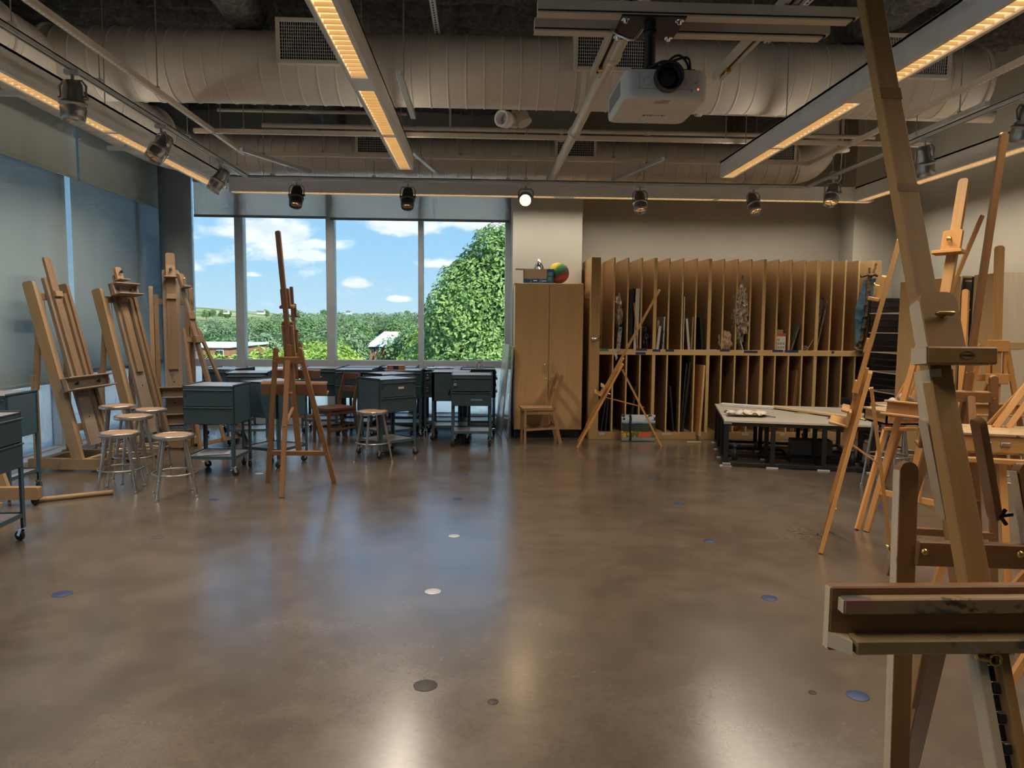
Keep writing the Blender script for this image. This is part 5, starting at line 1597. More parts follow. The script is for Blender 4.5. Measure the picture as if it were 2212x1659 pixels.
for v in rg.data.vertices:
    v.co.x += .05 * noise.noise(v.co * 9); v.co.y += .05 * noise.noise(v.co * 8 + V((5, 0, 0))); v.co.z += .03 * max(0, noise.noise(v.co * 14))
rg.location = (q.x, q.y, PH + .006); rg.rotation_euler.z = -.2
tag(rg, 'crumpled paint-stained rag on the front left of the low platform', 'rag')
plat_board(on_platform(1635, 897), on_platform(1675, 903), .016, .012, 'wire', 'paint_brush', 'brush lying beside the rag on the low platform', 'brush', .004)
cb_ = thing('concrete_block', 'grey concrete block lying under the low platform', 'block', (3.72, 8.05, .001), ang)
mat('concrete', (.19, .19, .18), .9)
MB().box(-.22, .22, -.1, .1, .046, .22, .008).to('block_body', 'concrete', cb_)
MB().box(-.25, .25, -.30, .32, .0, .046).to('support_pad', 'black_plastic', cb_)
mesh_thing(MB().prism([(0, 0), (.5, -.1), (.52, .25), (.05, .3)], (0, 0, .0), (1, 0, 0), (0, 1, 0), .006), 'floor_board', 'card_brown', 'brown board scrap on the floor behind the platform\'s right leg', 'board').location = (fl(1880, 960).x, fl(1880, 960).y, 0)

# ================================================================== RIGHT-HAND CABINETS AND DRYING RACKS
CXF = 4.86
def wall_cabinet(label, y0, y1, doors, near=False):
    t = thing('storage_cabinet', label, 'cabinet', (5.2, (y0 + y1) / 2, 0), group='wooden cabinets along the right wall')
    c = MB()
    c.box(CXF + .02, 5.5, y0, y0 + .02, .0, 2.02, .001) if not near else None
    c.box(CXF + .02, 5.5, y1 - .02, y1, 0, 2.02, .001).box(CXF + .02, 5.5, y0, y1, 2.0, 2.02, .001).box(5.48, 5.5, y0, y1, 0, 2.02).box(CXF + .05, 5.5, y0, y1, 0, .1)
    c.to('carcass', 'cabinet_wood', t, True)
    w = (y1 - y0) / doors
    for i in range(doors):
        d = MB().box(CXF, CXF + .02, y0 + i * w + .002, y0 + (i + 1) * w - .002, .11, 2.015, .0015).to('door', 'cabinet_wood', t, True)
        hy = y0 + i * w + (.05 if i % 2 else w - .05)
        h = MB().tube(loop([(CXF, hy, .92), (CXF - .03, hy, .93), (CXF - .03, hy, 1.03), (CXF, hy, 1.04)], 4), .005, 6).to('handle', 'chrome', d)
        for v in h.data.vertices: v.co -= t.location
    if near:
        MB().box(CXF + .02, 5.5, y0 - .002, y0 + .018, 0, 2.02, .001).to('end_panel', 'cream_panel', t, True)
        MB().box(CXF + .02, 5.5, y0 - .006, y0 - .001, 1.30, 1.36).to('wood_band', 'maple', t, True)
        MB().box(CXF - .012, CXF + .004, y0 - .004, y0 + .03, 1.84, 1.92, .003).to('hinge', 'chrome', t, True)
wall_cabinet('far pair of tall wooden cabinet doors on the right, behind the slim easel', 7.30, 8.38, 2)
wall_cabinet('near tall wooden cabinet on the right with a cream end panel', 6.72, 7.10, 1, True)
def drying(label, y0, y1, x0, x1, zt, n):
    t = thing('drying_rack', label, 'rack', ((x0 + x1) / 2, (y0 + y1) / 2, 0), group='black drying racks on the right')
    for x in (x0, x1):
        for y in (y0, y1):
            MB().box(x - .012, x + .012, y - .012, y + .012, 0, zt, .002).to('post', 'black_metal', t, True)
    for i in range(n):
        z = .12 + (zt - .16) * i / (n - 1)
        s = MB()
        s.box(x0, x1, y0, y0 + .008, z, z + .008).box(x0, x1, y1 - .008, y1, z, z + .008).box(x0, x0 + .008, y0, y1, z, z + .01)
        for k in range(1, 6): s.box(x0 + (x1 - x0) * k / 6, x0 + (x1 - x0) * k / 6 + .004, y0, y1, z, z + .004)
        s.to('wire_shelf', 'strut_metal' if i % 3 == 1 else 'spot_dark', t, True)
    MB().box(x1 - .01, x1, y0, y1, .05, zt).to('back_sheet', 'black_plastic', t, True)
    MB().box(x0 + .012, x1 - .01, y1 - .004, y1 + .004, .05, zt).to('added_dark_sheet', 'canvas_dark', t, True)  # dark sheet added to black out the view through the shelves
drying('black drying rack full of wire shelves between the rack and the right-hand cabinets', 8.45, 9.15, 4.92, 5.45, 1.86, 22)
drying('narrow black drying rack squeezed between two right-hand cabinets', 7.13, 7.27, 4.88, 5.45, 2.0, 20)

# ================================================================== EASELS
def knob(mb, c, ax, r=.02):
    """four-lobed clamping knob"""
    c = V(c); ax = V(ax).normalized(); u = ax.orthogonal().normalized(); w = ax.cross(u)
    mb.cyl(c, c + ax * .025, .007, n=8)
    for i in range(4):
        a = i * PI / 2 + .4
        d = u * math.cos(a) + w * math.sin(a)
        mb.cyl(c + ax * .03, c + ax * .03 + d * r, .009, .007, 8)
    mb.cyl(c + ax * .022, c + ax * .040, .012, n=10)
def studio_easel(label, loc, rz, lean, h=1.86, masttop=2.12, trays=((.80,),), m1='oak_light', m2='oak_old', holder=None, wide=.26):
    """heavy double-upright easel: front faces local -y, uprights lean back (+y)"""
    t = thing('studio_easel', label, 'easel', loc, R(rz), 'heavy studio easels by the left glass')
    W = wide; FY = -.10
    def P(x, z, off=0.0):        # point on the leaning plane, off = towards the front
        k = V((0, lean, 1)).normalized()
        return V((x, FY + lean * z - off * k.z, z + off * k.y))
    for s in (-1, 1):
        MB().plank((s * W, -.36, .075), (s * W, .42, .075), .105, .06, (0, 0, 1), .02, .02).to('base_runner', m1, t)
        for y in (-.28, .34):
            k = MB(); k.lathe([(.008, -.014), (.024, -.014), (.026, 0), (.024, .014), (.008, .014)], (s * W, y, .026), (1, 0, 0), 14); k.to('caster', 'rubber', t)
        MB().plank(P(s * W, .09), P(s * W, h), .105, .045, (0, 1, 0), .0, .025).to('upright', m1 if s < 0 else m2, t)
        MB().beam((s * (W - .01), .345, .10), (s * (W - .01), .345, .95), .04, .055, (1, 0, 0)).to('rear_post', m1, t)
        MB().beam((s * (W - .03), .345, .80), P(s * (W - .03), 1.55), .035, .05, (1, 0, 0)).to('rear_strut', m1, t)
        b_ = MB(); b_.cyl((s * (W + .03), .1, .085), (s * (W + .036), .1, .085), .012, n=10); b_.to('bolt', 'chrome', t)
    MB().beam((-W, .30, .085), (W, .30, .085), .05, .07, (0, 1, 0)).to('base_crosspiece', m1, t)
    MB().beam((-W, -.12, .085), (W, -.12, .085), .05, .07, (0, 1, 0)).to('base_crosspiece', m1, t)
    for z in (.42, 1.72 if h > 1.8 else 1.66):
        MB().beam(P(-W, z), P(W, z), .035, .07, (0, 1, 0)).to('crossbar', m2, t)
    # mast with slide and grooved edges
    MB().plank(P(0, .22, .04), P(0, masttop - .20, .04), .19, .035, (1, 0, 0), 0, .02).to('mast', 'oak_grey', t)
    MB().plank(P(0, .9, .072), P(0, masttop, .072), .105, .025, (1, 0, 0), 0, .028).to('mast_slide', m2, t)
    for s in (-1, 1):
        MB().plank(P(s * (W - .055), .25, .02), P(s * (W - .055), h - .1, .02), .05, .03, (1, 0, 0)).to('inner_rail', m2, t)
    MB().frame_box(P(0, h - .13, .09), V((1, 0, 0)), V((0, lean, 1)).normalized(), V((0, -1, lean)).normalized(), .11, .06, .04, .004).to('mast_clamp', m1, t)
    hl = MB()
    for z in (.5, .75, 1.0, 1.3):
        c = P(0, z, .0585); hl.cyl(c, c + V((0, -.002, 0)), .009, n=8)
    hl.to('peg_holes', 'dark_slot', t)
    kn = V((0, -1, lean)).normalized(); upv_ = V((0, lean, 1)).normalized()
    for tr_ in trays:
        z = tr_[0]; tw = tr_[1] if len(tr_) > 1 else .37
        b_ = MB()
        c = P(0, z, .11)
        b_.frame_box(c, V((1, 0, 0)), upv_, kn, tw * 2, .125, .03, .004)
        b_.frame_box(c + upv_ * .06 + kn * .04, V((1, 0, 0)), upv_, kn, tw * 2, .016, .11, .004)
        b_.frame_box(c - upv_ * .06 + kn * .05, V((1, 0, 0)), upv_, kn, tw * 2, .016, .13, .004)
        for s in (-1, 1): b_.frame_box(c + V((s * (tw - .01), 0, 0)) + kn * .02, V((1, 0, 0)), upv_, kn, .02, .125, .06, .004)
        ty = b_.to('tray', 'oak_grey', t)
        k = MB(); knob(k, c + V((-tw * .5, 0, 0)) + kn * .015, kn); k.to('knob', 'black_plastic', ty)
        k = MB(); knob(k, c + V((tw * .5, 0, 0)) + kn * .015, kn); k.to('knob', 'black_plastic', ty)
    if holder:
        z = holder
        b_ = MB()
        c = P(0, z, .11)
        b_.plank(c - upv_ * .02, c + upv_ * .13, .105, .03, (1, 0, 0), 0, .03)
        b_.frame_box(c - upv_ * .02 + kn * .03, V((1, 0, 0)), upv_, kn, .15, .014, .09, .003)
        hd = b_.to('canvas_clamp', m1, t)
        k = MB(); knob(k, c + upv_ * .07 + kn * .015, kn); k.to('knob', 'black_plastic', hd)
    MB().tube([P(-.05, h - .12, -.03), P(-.12, 1.2, -.05), P(-.16, .5, -.06)], .003, 5).to('cord', 'card_brown', t)
    return t
studio_easel('heavy oak studio easel nearest the camera at the left glass, with its paint tray', (-4.03, 7.57, 0), 86, .245, 1.86, 2.10, ((.83, .36),))
studio_easel('second heavy oak studio easel, its upper tray raised to the top', (-3.80, 8.38, 0), 78, .245, 1.83, 1.98, ((1.80, .20),), holder=1.93)
studio_easel('third heavy oak studio easel beside the round column, standing straighter', (-3.74, 9.02, 0), 24, .12, 1.90, 2.30, ((.62, .30), (.30, .30)), holder=2.02, m2='oak_old', wide=.22)

def aframe(label, loc, rz, lean=.26, fw=.31, tw=.13, hz=1.2, top=2.2, rear=.56, tray=.87, trayw=.29, mw=.045, md=.03, m='beech', m2=None, group='wooden easels in the room', holder=True, side_top=1.24, bar=.30, window=True, tray_d=.07, name='a_frame_easel', lw=.04):
    """lyre easel: front faces local +y and leans back towards -y, single rear leg"""
    t = thing(name, label, 'easel', loc, R(rz), group)
    m2 = m2 or m
    n = V((0, 1, lean)).normalized(); up = V((0, -lean, 1)).normalized(); X = V((1, 0, 0))
    def P(x, z, off=0.0): return V((x, -lean * z, z)) + n * off
    def sx(z): return fw + (tw - fw) * z / hz
    for s in (-1, 1):
        MB().plank(P(s * fw, 0.004), P(s * sx(side_top), side_top), lw, .026, X, 0, .018).to('side_leg', m, t)
    MB().beam(P(-sx(bar), bar, -.004), P(sx(bar), bar, -.004), .022, .045, n).to('lower_bar', m, t)
    MB().beam(P(-sx(hz), hz - .03, .0), P(sx(hz), hz - .03, .0), .03, .06, n).to('upper_bar', m, t)
    MB().plank(P(0, bar - .02, .024), P(0, min(hz + .10, top), .024), mw * 1.25, .02, X, 0, .012).to('centre_post', m, t)
    MB().plank(P(0, .7, .045), P(0, top, .045), mw, md, X, 0, mw * .35).to('mast', m2, t)
    if window:
        for s in (-1, 1):
            MB().plank(P(s * mw * .95, hz - .08, .05), P(s * mw * .95, hz + .26, .05), .022, .03, X).to('slide_cheek', m, t)
        MB().frame_box(P(0, hz + .24, .068), X, up, n, mw * 2.5, .10, .02, .004).to('slide_block', m, t)
        MB().frame_box(P(0, hz - .04, .068), X, up, n, mw * 2.5, .09, .02, .004).to('slide_block', m, t)
    if holder:
        z = top - .62 if holder is True else holder
        hb = MB()
        hb.plank(P(0, z, .075), P(0, z + .16, .075), mw * 1.9, .025, X, 0, .015)
        hb.frame_box(P(0, z, .10), X, up, n, mw * 3.0, .024, .07, .003)
        h_ = hb.to('canvas_clamp', m, t)
        k = MB(); k.cyl(P(0, z + .09, .088), P(0, z + .09, .115), .006, n=8); k.lathe([(0, 0), (.016, .002), (.018, .007), (.012, .013), (0, .014)], P(0, z + .09, .112), n, 14); k.to('brass_knob', 'brass', h_)
    tb = MB()
    tb.frame_box(P(0, tray, .055), X, up, n, trayw * 2, .10, .022, .006)
    tb.frame_box(P(0, tray - .05, .055 + tray_d / 2), X, up, n, trayw * 2, .018, tray_d + .02, .004)
    tb.frame_box(P(0, tray + .045, .085), X, up, n, trayw * 2, .016, .05, .004)
    ty = tb.to('tray', m2, t)
    k = MB(); k.cyl(P(0, tray, -.02), P(0, tray, -.055), .007, n=8); k.cyl(P(-.02, tray, -.05), P(.02, tray, -.05), .007, n=8); k.to('wing_bolt', 'brass', ty)
    hp = P(0, hz - .02, -.03); fp = V((0, -rear, .004))
    MB().plank(fp, hp, .038, .024, X, .0, .012).to('rear_leg', m, t)
    e0 = P(0, hz * .62, -.02); e1 = fp.lerp(hp, .52)
    MB().plank(e0, e1 + (e1 - e0) * .08, .026, .010, X, .008, .008).to('stay', m, t)
    b_ = MB()
    for s in (-1, 1): b_.cyl(P(s * sx(bar), bar, -.016), P(s * sx(bar), bar, -.020), .007, n=8); b_.cyl(P(s * sx(hz), hz - .03, -.016), P(s * sx(hz), hz - .03, -.022), .007, n=8)
    b_.to('bolt_heads', 'brass', t)
    return t
mat_c = wood('easel_mid', (.24, .115, .05), (.32, .165, .075), .42, 1.0)
wood('easel_mid_dark', (.17, .085, .06), (.25, .13, .085), .42, 1.0)
aframe('single wooden easel standing alone in the middle, seen from behind', (-1.669, 6.762, 0), -3, .262, .31, .115, 1.19, 2.235, .56, .885, .295, .04, m='easel_mid', m2='easel_mid_dark', side_top=1.27, holder=1.60)
p0, p1 = at(640, 800, 9.3), at(700, 805, 9.3)
aframe('slim wooden easel half hidden behind the lone middle easel', (-2.33, 9.38, 0), -8, .12, .28, .1, 1.1, 1.92, .5, .83, .30, .035, m='easel_mid', m2='easel_mid_dark', holder=1.55)
aframe('wooden easel leaning far back, seen from the side in front of the canvas rack', (1.197, 8.97, 0), 81, .525, .27, .10, .98, 1.90, 1.03, .66, .22, .035, m='beech', m2='beech_worn', holder=False, side_top=1.02, bar=.25, lw=.032, window=False)
# small leaning easel at the far left
aframe('small wooden easel tilted towards the glass behind the left carts', (-3.02, 8.66, 0), 250, .32, .40, .14, 1.30, 2.04, .45, .6, .25, .04, m='oak_old', m2='oak_grey', holder=1.86, side_top=1.40, bar=.10)
SL = 'wooden easels crowded on the right'
s1 = aframe('slim beech easel at the front of the right-hand group, turned sideways', (2.39, 4.91, 0), 62, .205, .31, .09, 1.12, 2.06, .42, .88, .20, .032, m='beech', m2='beech_worn', holder=1.66, side_top=1.20, lw=.03, group=SL, tray_d=.10)
aframe('tall wide-masted beech easel behind the foreground mast', (2.98, 4.87, 0), 120, .20, .31, .16, 1.30, 2.53, .6, .9, .28, .068, m='beech', m2='beech_worn', holder=2.0, side_top=1.76, group=SL)
aframe('beech easel with one very long thin pole, right of the foreground mast', (2.75, 4.15, 0), -15, .22, .28, .12, 1.15, 2.47, .6, .85, .2, .032, m='beech_dark', m2='beech_dark', holder=False, window=False, group=SL)
aframe('beech easel with a framed slide on its mast near the right edge', (4.38, 6.03, 0), 172, .06, .36, .15, 1.10, 2.19, .6, .8, .3, .07, m='beech', m2='beech_worn', holder=False, side_top=1.36, group=SL)
aframe('slim beech easel leaning at the right edge of the photo', (2.25, 3.06, 0), 66, .50, .30, .09, 1.05, 1.72, .85, .78, .19, .032, m='beech', m2='beech_worn', holder=False, group=SL)

# sketch-box easel
def box_easel(label, c, rz, m='beech', legs=((-.35, -.30), (.40, .55), (.05, -.40)), mast=None):
    t = thing('sketch_box_easel', label, 'easel', (c[0], c[1], 0), R(rz), 'sketch box easels on the right')
    z = c[2]
    b_ = MB(); b_.box(-.23, .23, -.16, .16, z, z + .012).box(-.23, .23, -.16, -.148, z, z + .085).box(-.23, .23, .148, .16, z, z + .085).box(-.23, -.218, -.16, .16, z, z + .085).box(.218, .23, -.16, .16, z, z + .085)
    b_.to('box', 'beech_worn', t)
    MB().box(-.24, .24, -.17, .17, z + .087, z + .105, .004).to('palette_lid', 'messy_wood', t)
    MB().box(-.25, .20, -.20, -.165, z - .04, z - .015, .003).to('drawer_rail', m, t)
    for x, y in legs:
        MB().plank((x, y, .004), (x * .35, y * .25, z), .036, .022, (1, .3, 0)).to('leg', m, t)
    k = MB(); k.box(-.02, .02, -.168, -.16, z + .04, z + .06, .002); k.box(-.1, -.06, -.168, -.16, z + .04, z + .06, .002); k.to('latch', 'chrome', t)
    if mast:
        MB().beam((.02, .08, z + .1), (mast[0], mast[1], mast[2]), .034, .022, (1, 0, 0)).to('canvas_mast', m, t)
        MB().beam((.075, .08, z + .1), V((.055, 0, 0)) + V((.02, .08, z + .1)).lerp(V(mast), .55), .03, .02, (1, 0, 0)).to('mast_sleeve', m, t)
        MB().beam((.02, .2, z + .1), V((.02, .08, z + .1)).lerp(V(mast), .35), .02, .012, (1, 0, 0)).to('mast_stay', m, t)
    return t
q = at(1952, 905, 5.55)
mp = at(2122, 466, 6.0)
be = box_easel('sketch box easel with paint jars on its lid behind the slim easel', (q.x, 5.55, .755), 0, legs=((2.775 - q.x, 5.18 - 5.55), (fl(1905, 1050).x - q.x, fl(1905, 1050).y - 5.55), (.42, -.05)), mast=(mp.x - q.x, mp.y - 5.55, mp.z))
q2 = at(2152, 905, 3.55)
box_easel('sketch box easel with a metal tray near the right edge of the photo', (q2.x, 3.55, .885), -20, 'beech', legs=((-.28, -.1), (.3, .25), (.0, -.4)), mast=(.55, .35, 1.75))
mat('jar_glass', (.34, .27, .19), .12, spec=.8)
mat('jar_lid', (.42, .38, .33), .4)
for i, (px, py, rx, lb) in enumerate(((1962, 846, .5, 'murky glass jar tipped over on the sketch box, upper one'), (1938, 866, .35, 'murky glass jar lying on the sketch box, lower one'))):
    p = at(px, py, 5.46)
    j = thing('paint_jar', lb, 'jar', (p.x, p.y, .86 if i == 1 else .90), group='jars on the sketch box')
    ax = V((-.75, -.25, .35))
    MB().lathe([(0, -.06), (.033, -.06), (.036, -.05), (.036, .03), (.03, .045), (.032, .06), (0, .06)], (0, 0, .04), ax, 20).to('jar_body', 'jar_glass', j)
    MB().lathe([(.034, .045), (.036, .05), (.036, .066), (0, .068)], (0, 0, .04), ax, 20).to('lid', 'jar_lid', j)
# stools among the right-hand easels
stool(1955, 895, .62, 15, 'grey round steel stool behind the sketch box easel on the right')
stool(1922, 872, .78, 35, 'tall grey steel stool whose leg slants beside the low platform')
stool(2172, 950, .55, 5, 'round steel stool mostly hidden behind the right-edge easels')

# low easel base at the far left with a dowel on the floor
le = thing('easel_base', 'low wooden easel base on casters beside the nearest cart, cut by the photo', 'easel', (-3.75, 5.95, 0))
MB().plank((-4.45, 5.93, .10), (-3.56, 5.96, .10), .10, .07, (0, 0, 1), .0, .012).to('base_runner', 'oak_light', le, True)
MB().plank((-4.45, 5.62, .055), (-3.72, 5.70, .055), .03, .14, (0, 0, 1)).to('foot_board', 'oak_light', le, True)
MB().plank(at(14, 1062, 6.0), at(-38, 930, 6.0), .07, .04, (1, 0, 0)).to('upright', 'oak_light', le, True)
for x, y in ((-3.60, 5.96), (-4.35, 5.93)):
    MB().lathe([(.008, -.012), (.03, -.012), (.034, 0), (.03, .012), (.008, .012)], (x, y - .0, .034), (.3, 1, 0), 16).to('caster', 'rubber', le, True)
d0, d1_ = fl(78, 1086) + V((0, 0, .022)), fl(244, 1068) + V((0, 0, .022))
o = mesh_thing(MB().cyl(d0, d0.lerp(d1_, .86), .021, n=16).cyl(d0.lerp(d1_, .85), d1_, .0225, n=16), 'wooden_dowel', 'oak_light', 'round wooden pole lying on the floor by the stools', 'pole', loc=d0)

# ---- the big easel in the right foreground
fg = thing('foreground_easel', 'large paint-stained wooden easel cut by the right edge of the photo, nearest the camera', 'easel', (1.15, 1.7, 0))
A_, B_ = at(2118, 1262, 1.47), at(1889, 0, 2.06)
dirm = (B_ - A_).normalized()
def M(k): return A_ + (B_ - A_) * k            # along the mast's front face
nf = V((0, -1, 0)) - dirm * V((0, -1, 0)).dot(dirm); nf.normalize()      # towards the camera
Xs = dirm.cross(nf).normalized()
if Xs.x < 0: Xs = -Xs
MB().beam(M(-.02) - nf * .02, M(1.25) - nf * .02, .056, .036, Xs, .003).to('mast', 'fg_wood', fg, True)
for s in (-1, 1):
    MB().beam(M(-.62) - nf * .02 + Xs * s * .0245, M(-.02) - nf * .02 + Xs * s * .0245, .021, .04, Xs, .002).to('mast_rail', 'fg_lit_and_endgrain' if s < 0 else 'fg_wood', fg, True)
rt = MB(); k = -.60
while k < -.04:
    rt.frame_box(M(k) - nf * .012, dirm, Xs, nf, .022, .018, .014, .003)
    rt.frame_box(M(k + .018) - nf * .018, dirm, Xs, nf, .03, .012, .008)
    k += .036
rt.to('ratchet_strip', 'black_metal', fg, True)
# stain marks on the mast
for kk, hgt in ((.803, .035), (.620, .022)):
    MB().frame_box(M(kk) + nf * -.0018, dirm, Xs, nf, hgt, .0566, .0012).to('stain_band', 'fg_tray', fg, True)
# sliding canvas holder
h0, h1 = .33, .425
MB().plank(M(h0 - .005) + nf * .012, M(h1) + nf * .012, .088, .045, Xs, 0, .022).to('canvas_clamp', 'fg_wood', fg, True)
MB().plank(M(h0 - .004) + nf * .010 - Xs * .0442, M(h1 - .012) + nf * .010 - Xs * .0442, .043, .002, nf, 0, .01).to('clamp_lit_side', 'fg_lit_and_endgrain', fg, True)  # paler plate paints side light onto the clamp's left face
wn = MB(); c = M(.386) + nf * .036
wn.frame_box(c + nf * .012, Xs, dirm, nf, .046, .009, .016, .004); wn.cyl(c - nf * .01, c + nf * .01, .006, n=8)
wn.to('wing_nut', 'brass', fg, True)
c = M(.322) + nf * .035
bu = V((0, .10, 1)).normalized(); bf = V((0, -1, .10)).normalized()
MB().frame_box(c + Xs * .012, V((1, 0, 0)), bu, bf, .165, .040, .06, .004).to('clamp_bar', 'fg_wood', fg, True)
MB().frame_box(c + V((.012 - .083, 0, 0)), V((1, 0, 0)), bu, bf, .002, .038, .058).to('bar_end', 'fg_lit_and_endgrain', fg, True)
em = MB()
ec = c + bf * .0306 + Xs * .022
for i in range(20):
    a0, a1 = 2 * PI * i / 20, 2 * PI * (i + 1) / 20
    em.beam(ec + Xs * .016 * math.cos(a0) + bu * .009 * math.sin(a0), ec + Xs * .016 * math.cos(a1) + bu * .009 * math.sin(a1), .0012, .0006, bf, 0)
for i in range(7): em.frame_box(ec + Xs * (-.0105 + i * .0035), V((1, 0, 0)), bu, bf, .0018, .004, .0006)
em.to('burnt_stamp', 'black_plastic', fg, True)
# linkage behind the mast
MB().plank(at(2028, 800, 1.69), at(2040, 985, 1.66), .036, .05, (1, 0, 0), 0, .012).to('slide_block', 'fg_tray', fg, True)
MB().plank(at(2003, 800, 1.68), at(2015, 905, 1.66), .028, .06, (1, 0, 0)).to('slide_cheek', 'fg_lit_and_endgrain', fg, True)
for p_, q_, mt in ((at(2000, 905, 1.66), at(2040, 1118, 1.74), 'fg_lit_and_endgrain'), (at(2112, 905, 1.66), at(2150, 1122, 1.74), 'fg_tray')):  # left link coloured paler to carry its side light
    MB().plank(p_, q_, .034, .018, (0, 1, 0), .014, .014).to('side_link', mt, fg, True)
wk = MB(); c = at(2152, 1115, 1.72)
for i in range(3):
    a = 2 * PI * i / 3 + .2
    wk.cyl(c + V((.01, 0, 0)), c + V((.018 + .018 * math.cos(a) * .6 + .012, 0, .022 * math.sin(a))), .005, n=8)
wk.to('wing_knob', 'black_metal', fg, True)
MB().plank(at(2058, 1115, 1.80), at(2075, 1260, 1.78), .04, .03, (1, 0, 0), .01, 0).to('inner_post', 'fg_tray', fg, True)
# uprights, crossbar
UL0, UL1 = at(1958, 997, 1.70), at(1937, 1640, 1.62)
def ext(a, b, z):
    k = (z - a.z) / (b.z - a.z); return a.lerp(b, k)
MB().plank(ext(UL0, UL1, .004), UL0, .044, .028, (1, 0, 0), 0, .021).to('upright', 'fg_tray', fg, True)
MB().plank(ext(UL0, UL1, .004) + V((-.0228, 0, 0)), UL0 + V((-.0228, 0, -.02)), .027, .0016, (0, 1, 0), 0, .003).to('upright_lit_side', 'fg_lit_and_endgrain', fg, True)  # lit left face put in as a paler skin
UR0, UR1 = at(2212, 1000, 1.72), at(2262, 1300, 1.68)
MB().plank(ext(UR0, UR1, .004), UR0, .052, .03, (1, 0, 0), 0, .021).to('upright', 'fg_tray', fg, True)
MB().plank(ext(UR0, UR1, .004) + V((-.0268, 0, 0)), UR0 + V((-.0268, 0, -.02)), .028, .0016, (0, 1, 0), 0, .003).to('upright_lit_side', 'fg_lit_and_endgrain', fg, True)  # same paler skin for the lit side of the right upright
CB0, CB1 = at(1975, 1193, 1.665), at(2250, 1203, 1.70)
MB().beam(CB0, CB1, .06, .025, (0, 0, 1), .003).to('crossbar', 'fg_tray', fg, True)
bt = MB()
for px, py in ((1997, 1192), (2204, 1197)):
    c = at(px, py, 1.65); bt.lathe([(0, -.006), (.006, -.006), (.008, 0)], c, (0, 1, 0), 10)
c = at(1919, 1182, 1.655); bt.lathe([(0, -.006), (.006, -.006), (.008, 0)], c, (1, 0, 0), 10)
bt.to('bolt_heads', 'brass', fg, True)
# tray: tall back board, stained upper bar, lower ledge
xR_ = 1.38
def zz(py, Y): return at(2000, py, Y).z
def tray_bar(nm, m_, px, y0, y1, z0, z1, end=True):
    x0 = at(px, 1340, (y0 + y1) / 2).x
    MB().box(x0, xR_, y0, y1, z0, z1, .003).to(nm, m_, fg, True)
    if end: MB().box(x0 - .0016, x0 + .0002, y0 + .002, y1 - .002, z0 + .003, z1 - .003).to('end_grain', 'fg_lit_and_endgrain', fg, True)
tray_bar('tray_back', 'fg_tray', 1786, 1.43, 1.455, zz(1404, 1.43), zz(1263, 1.44))
tray_bar('tray_upper_bar', 'fg_ledge', 1816, 1.402, 1.429, zz(1328, 1.402), zz(1294, 1.402))
YL = 1.388
tray_bar('tray_lower_ledge', 'fg_ledge', 1842, YL, 1.43, zz(1415, YL), zz(1384, YL), False)
xe = at(1842, 1395, YL).x
MB().add([(xe, YL, zz(1415, YL)), (xe, YL, zz(1386, YL)), (at(1788, 1380, 1.43).x, 1.43, zz(1386, YL) + .004), (at(1788, 1380, 1.43).x, 1.43, zz(1415, YL)), (xe + .01, 1.43, zz(1386, YL) - .001), (xe + .01, 1.43, zz(1415, YL))], [(0, 3, 2, 1), (1, 2, 4), (0, 5, 3), (2, 3, 5, 4)]).to('ledge_return', 'fg_lit_and_endgrain', fg, True)
hk = MB(); c = at(2150, 1425, 1.40)
hk.tube([c + V((.012 * math.cos(a), 0, .012 * math.sin(a))) for a in [2 * PI * i / 12 for i in range(12)]], .003, 6, True); hk.cyl(c - V((.04, 0, -.006)), c - V((.012, 0, 0)), .006, n=8)
hk.to('eye_screw', 'brass', fg, True)
# rear leg
r0, r1 = at(2035, 1330, 1.72), at(1962, 1659, 2.12)
k_ = r0.z / (r0.z - r1.z)
MB().beam(r0, r0.lerp(r1, k_ * .995), .05, .03, (1, 0, 0), .003).to('rear_leg', 'fg_tray', fg, True)
MB().beam(at(2010, 1320, 1.66), at(1972, 1520, 1.86), .02, .03, (1, 0, 0), .002).to('leg_stay', 'fg_wood', fg, True)

# ================================================================== OUTSIDE THE WINDOW
def f_field(q, b, nt):
    t = q.n('ShaderNodeTexCoord').outputs['Object']
    a = q.noise(q.scale(t, (.006, .03, .02)), 1, 3)
    c = q.noise(t, .05, 4)
    q.put(b.inputs['Base Color'], q.mix(q.step(a, .48, .56), q.mix(c, (.09, .15, .05, 1), (.16, .23, .08, 1)), (.34, .34, .20, 1)))
mat('field', rough=.95, build=f_field, spec=.1)  # pale hill patches stand for crops and distance haze together
def f_grass(q, b, nt):
    t = q.n('ShaderNodeTexCoord').outputs['Object']
    q.put(b.inputs['Base Color'], q.mix(q.noise(t, .08, 5), (.10, .16, .05, 1), (.22, .27, .11, 1)))
mat('lawn', rough=.95, build=f_grass, spec=.1)
GZ = -9.0
gv, gf = [], []
xs = [-900 + 1500 * i / 60 for i in range(61)]
yy = [11.3, 20, 40, 80, 140, 220, 350, 520, 750, 1000, 1300, 1700, 2300]
for y in yy:
    for x in xs:
        z = GZ - (min(y, 220) - 11) * .018
        if y > 220:
            rise = max(0, (y - 350) / 950)
            wv = .55 + .45 * noise.noise(V((x * .0022 + 5, y * .0007, 0))) + (.28 if x < -.25 * y else 0) * min(1, max(0, (-.25 * y - x) / (.1 * y)))
            z += min(1.0, rise) ** 1.2 * 44 * wv
        gv.append((x, y, z))
nxs = len(xs)
gm = MB(); gm.add(gv, [(j * nxs + i, j * nxs + i + 1, (j + 1) * nxs + i + 1, (j + 1) * nxs + i) for j in range(len(yy) - 1) for i in range(nxs - 1)], None, True)
struct(gm, 'ground', 'field')
mat('bounce_pale', (.78, .77, .73), .8)  # added pale ground slabs, bouncing sunlight up into the frosted panes
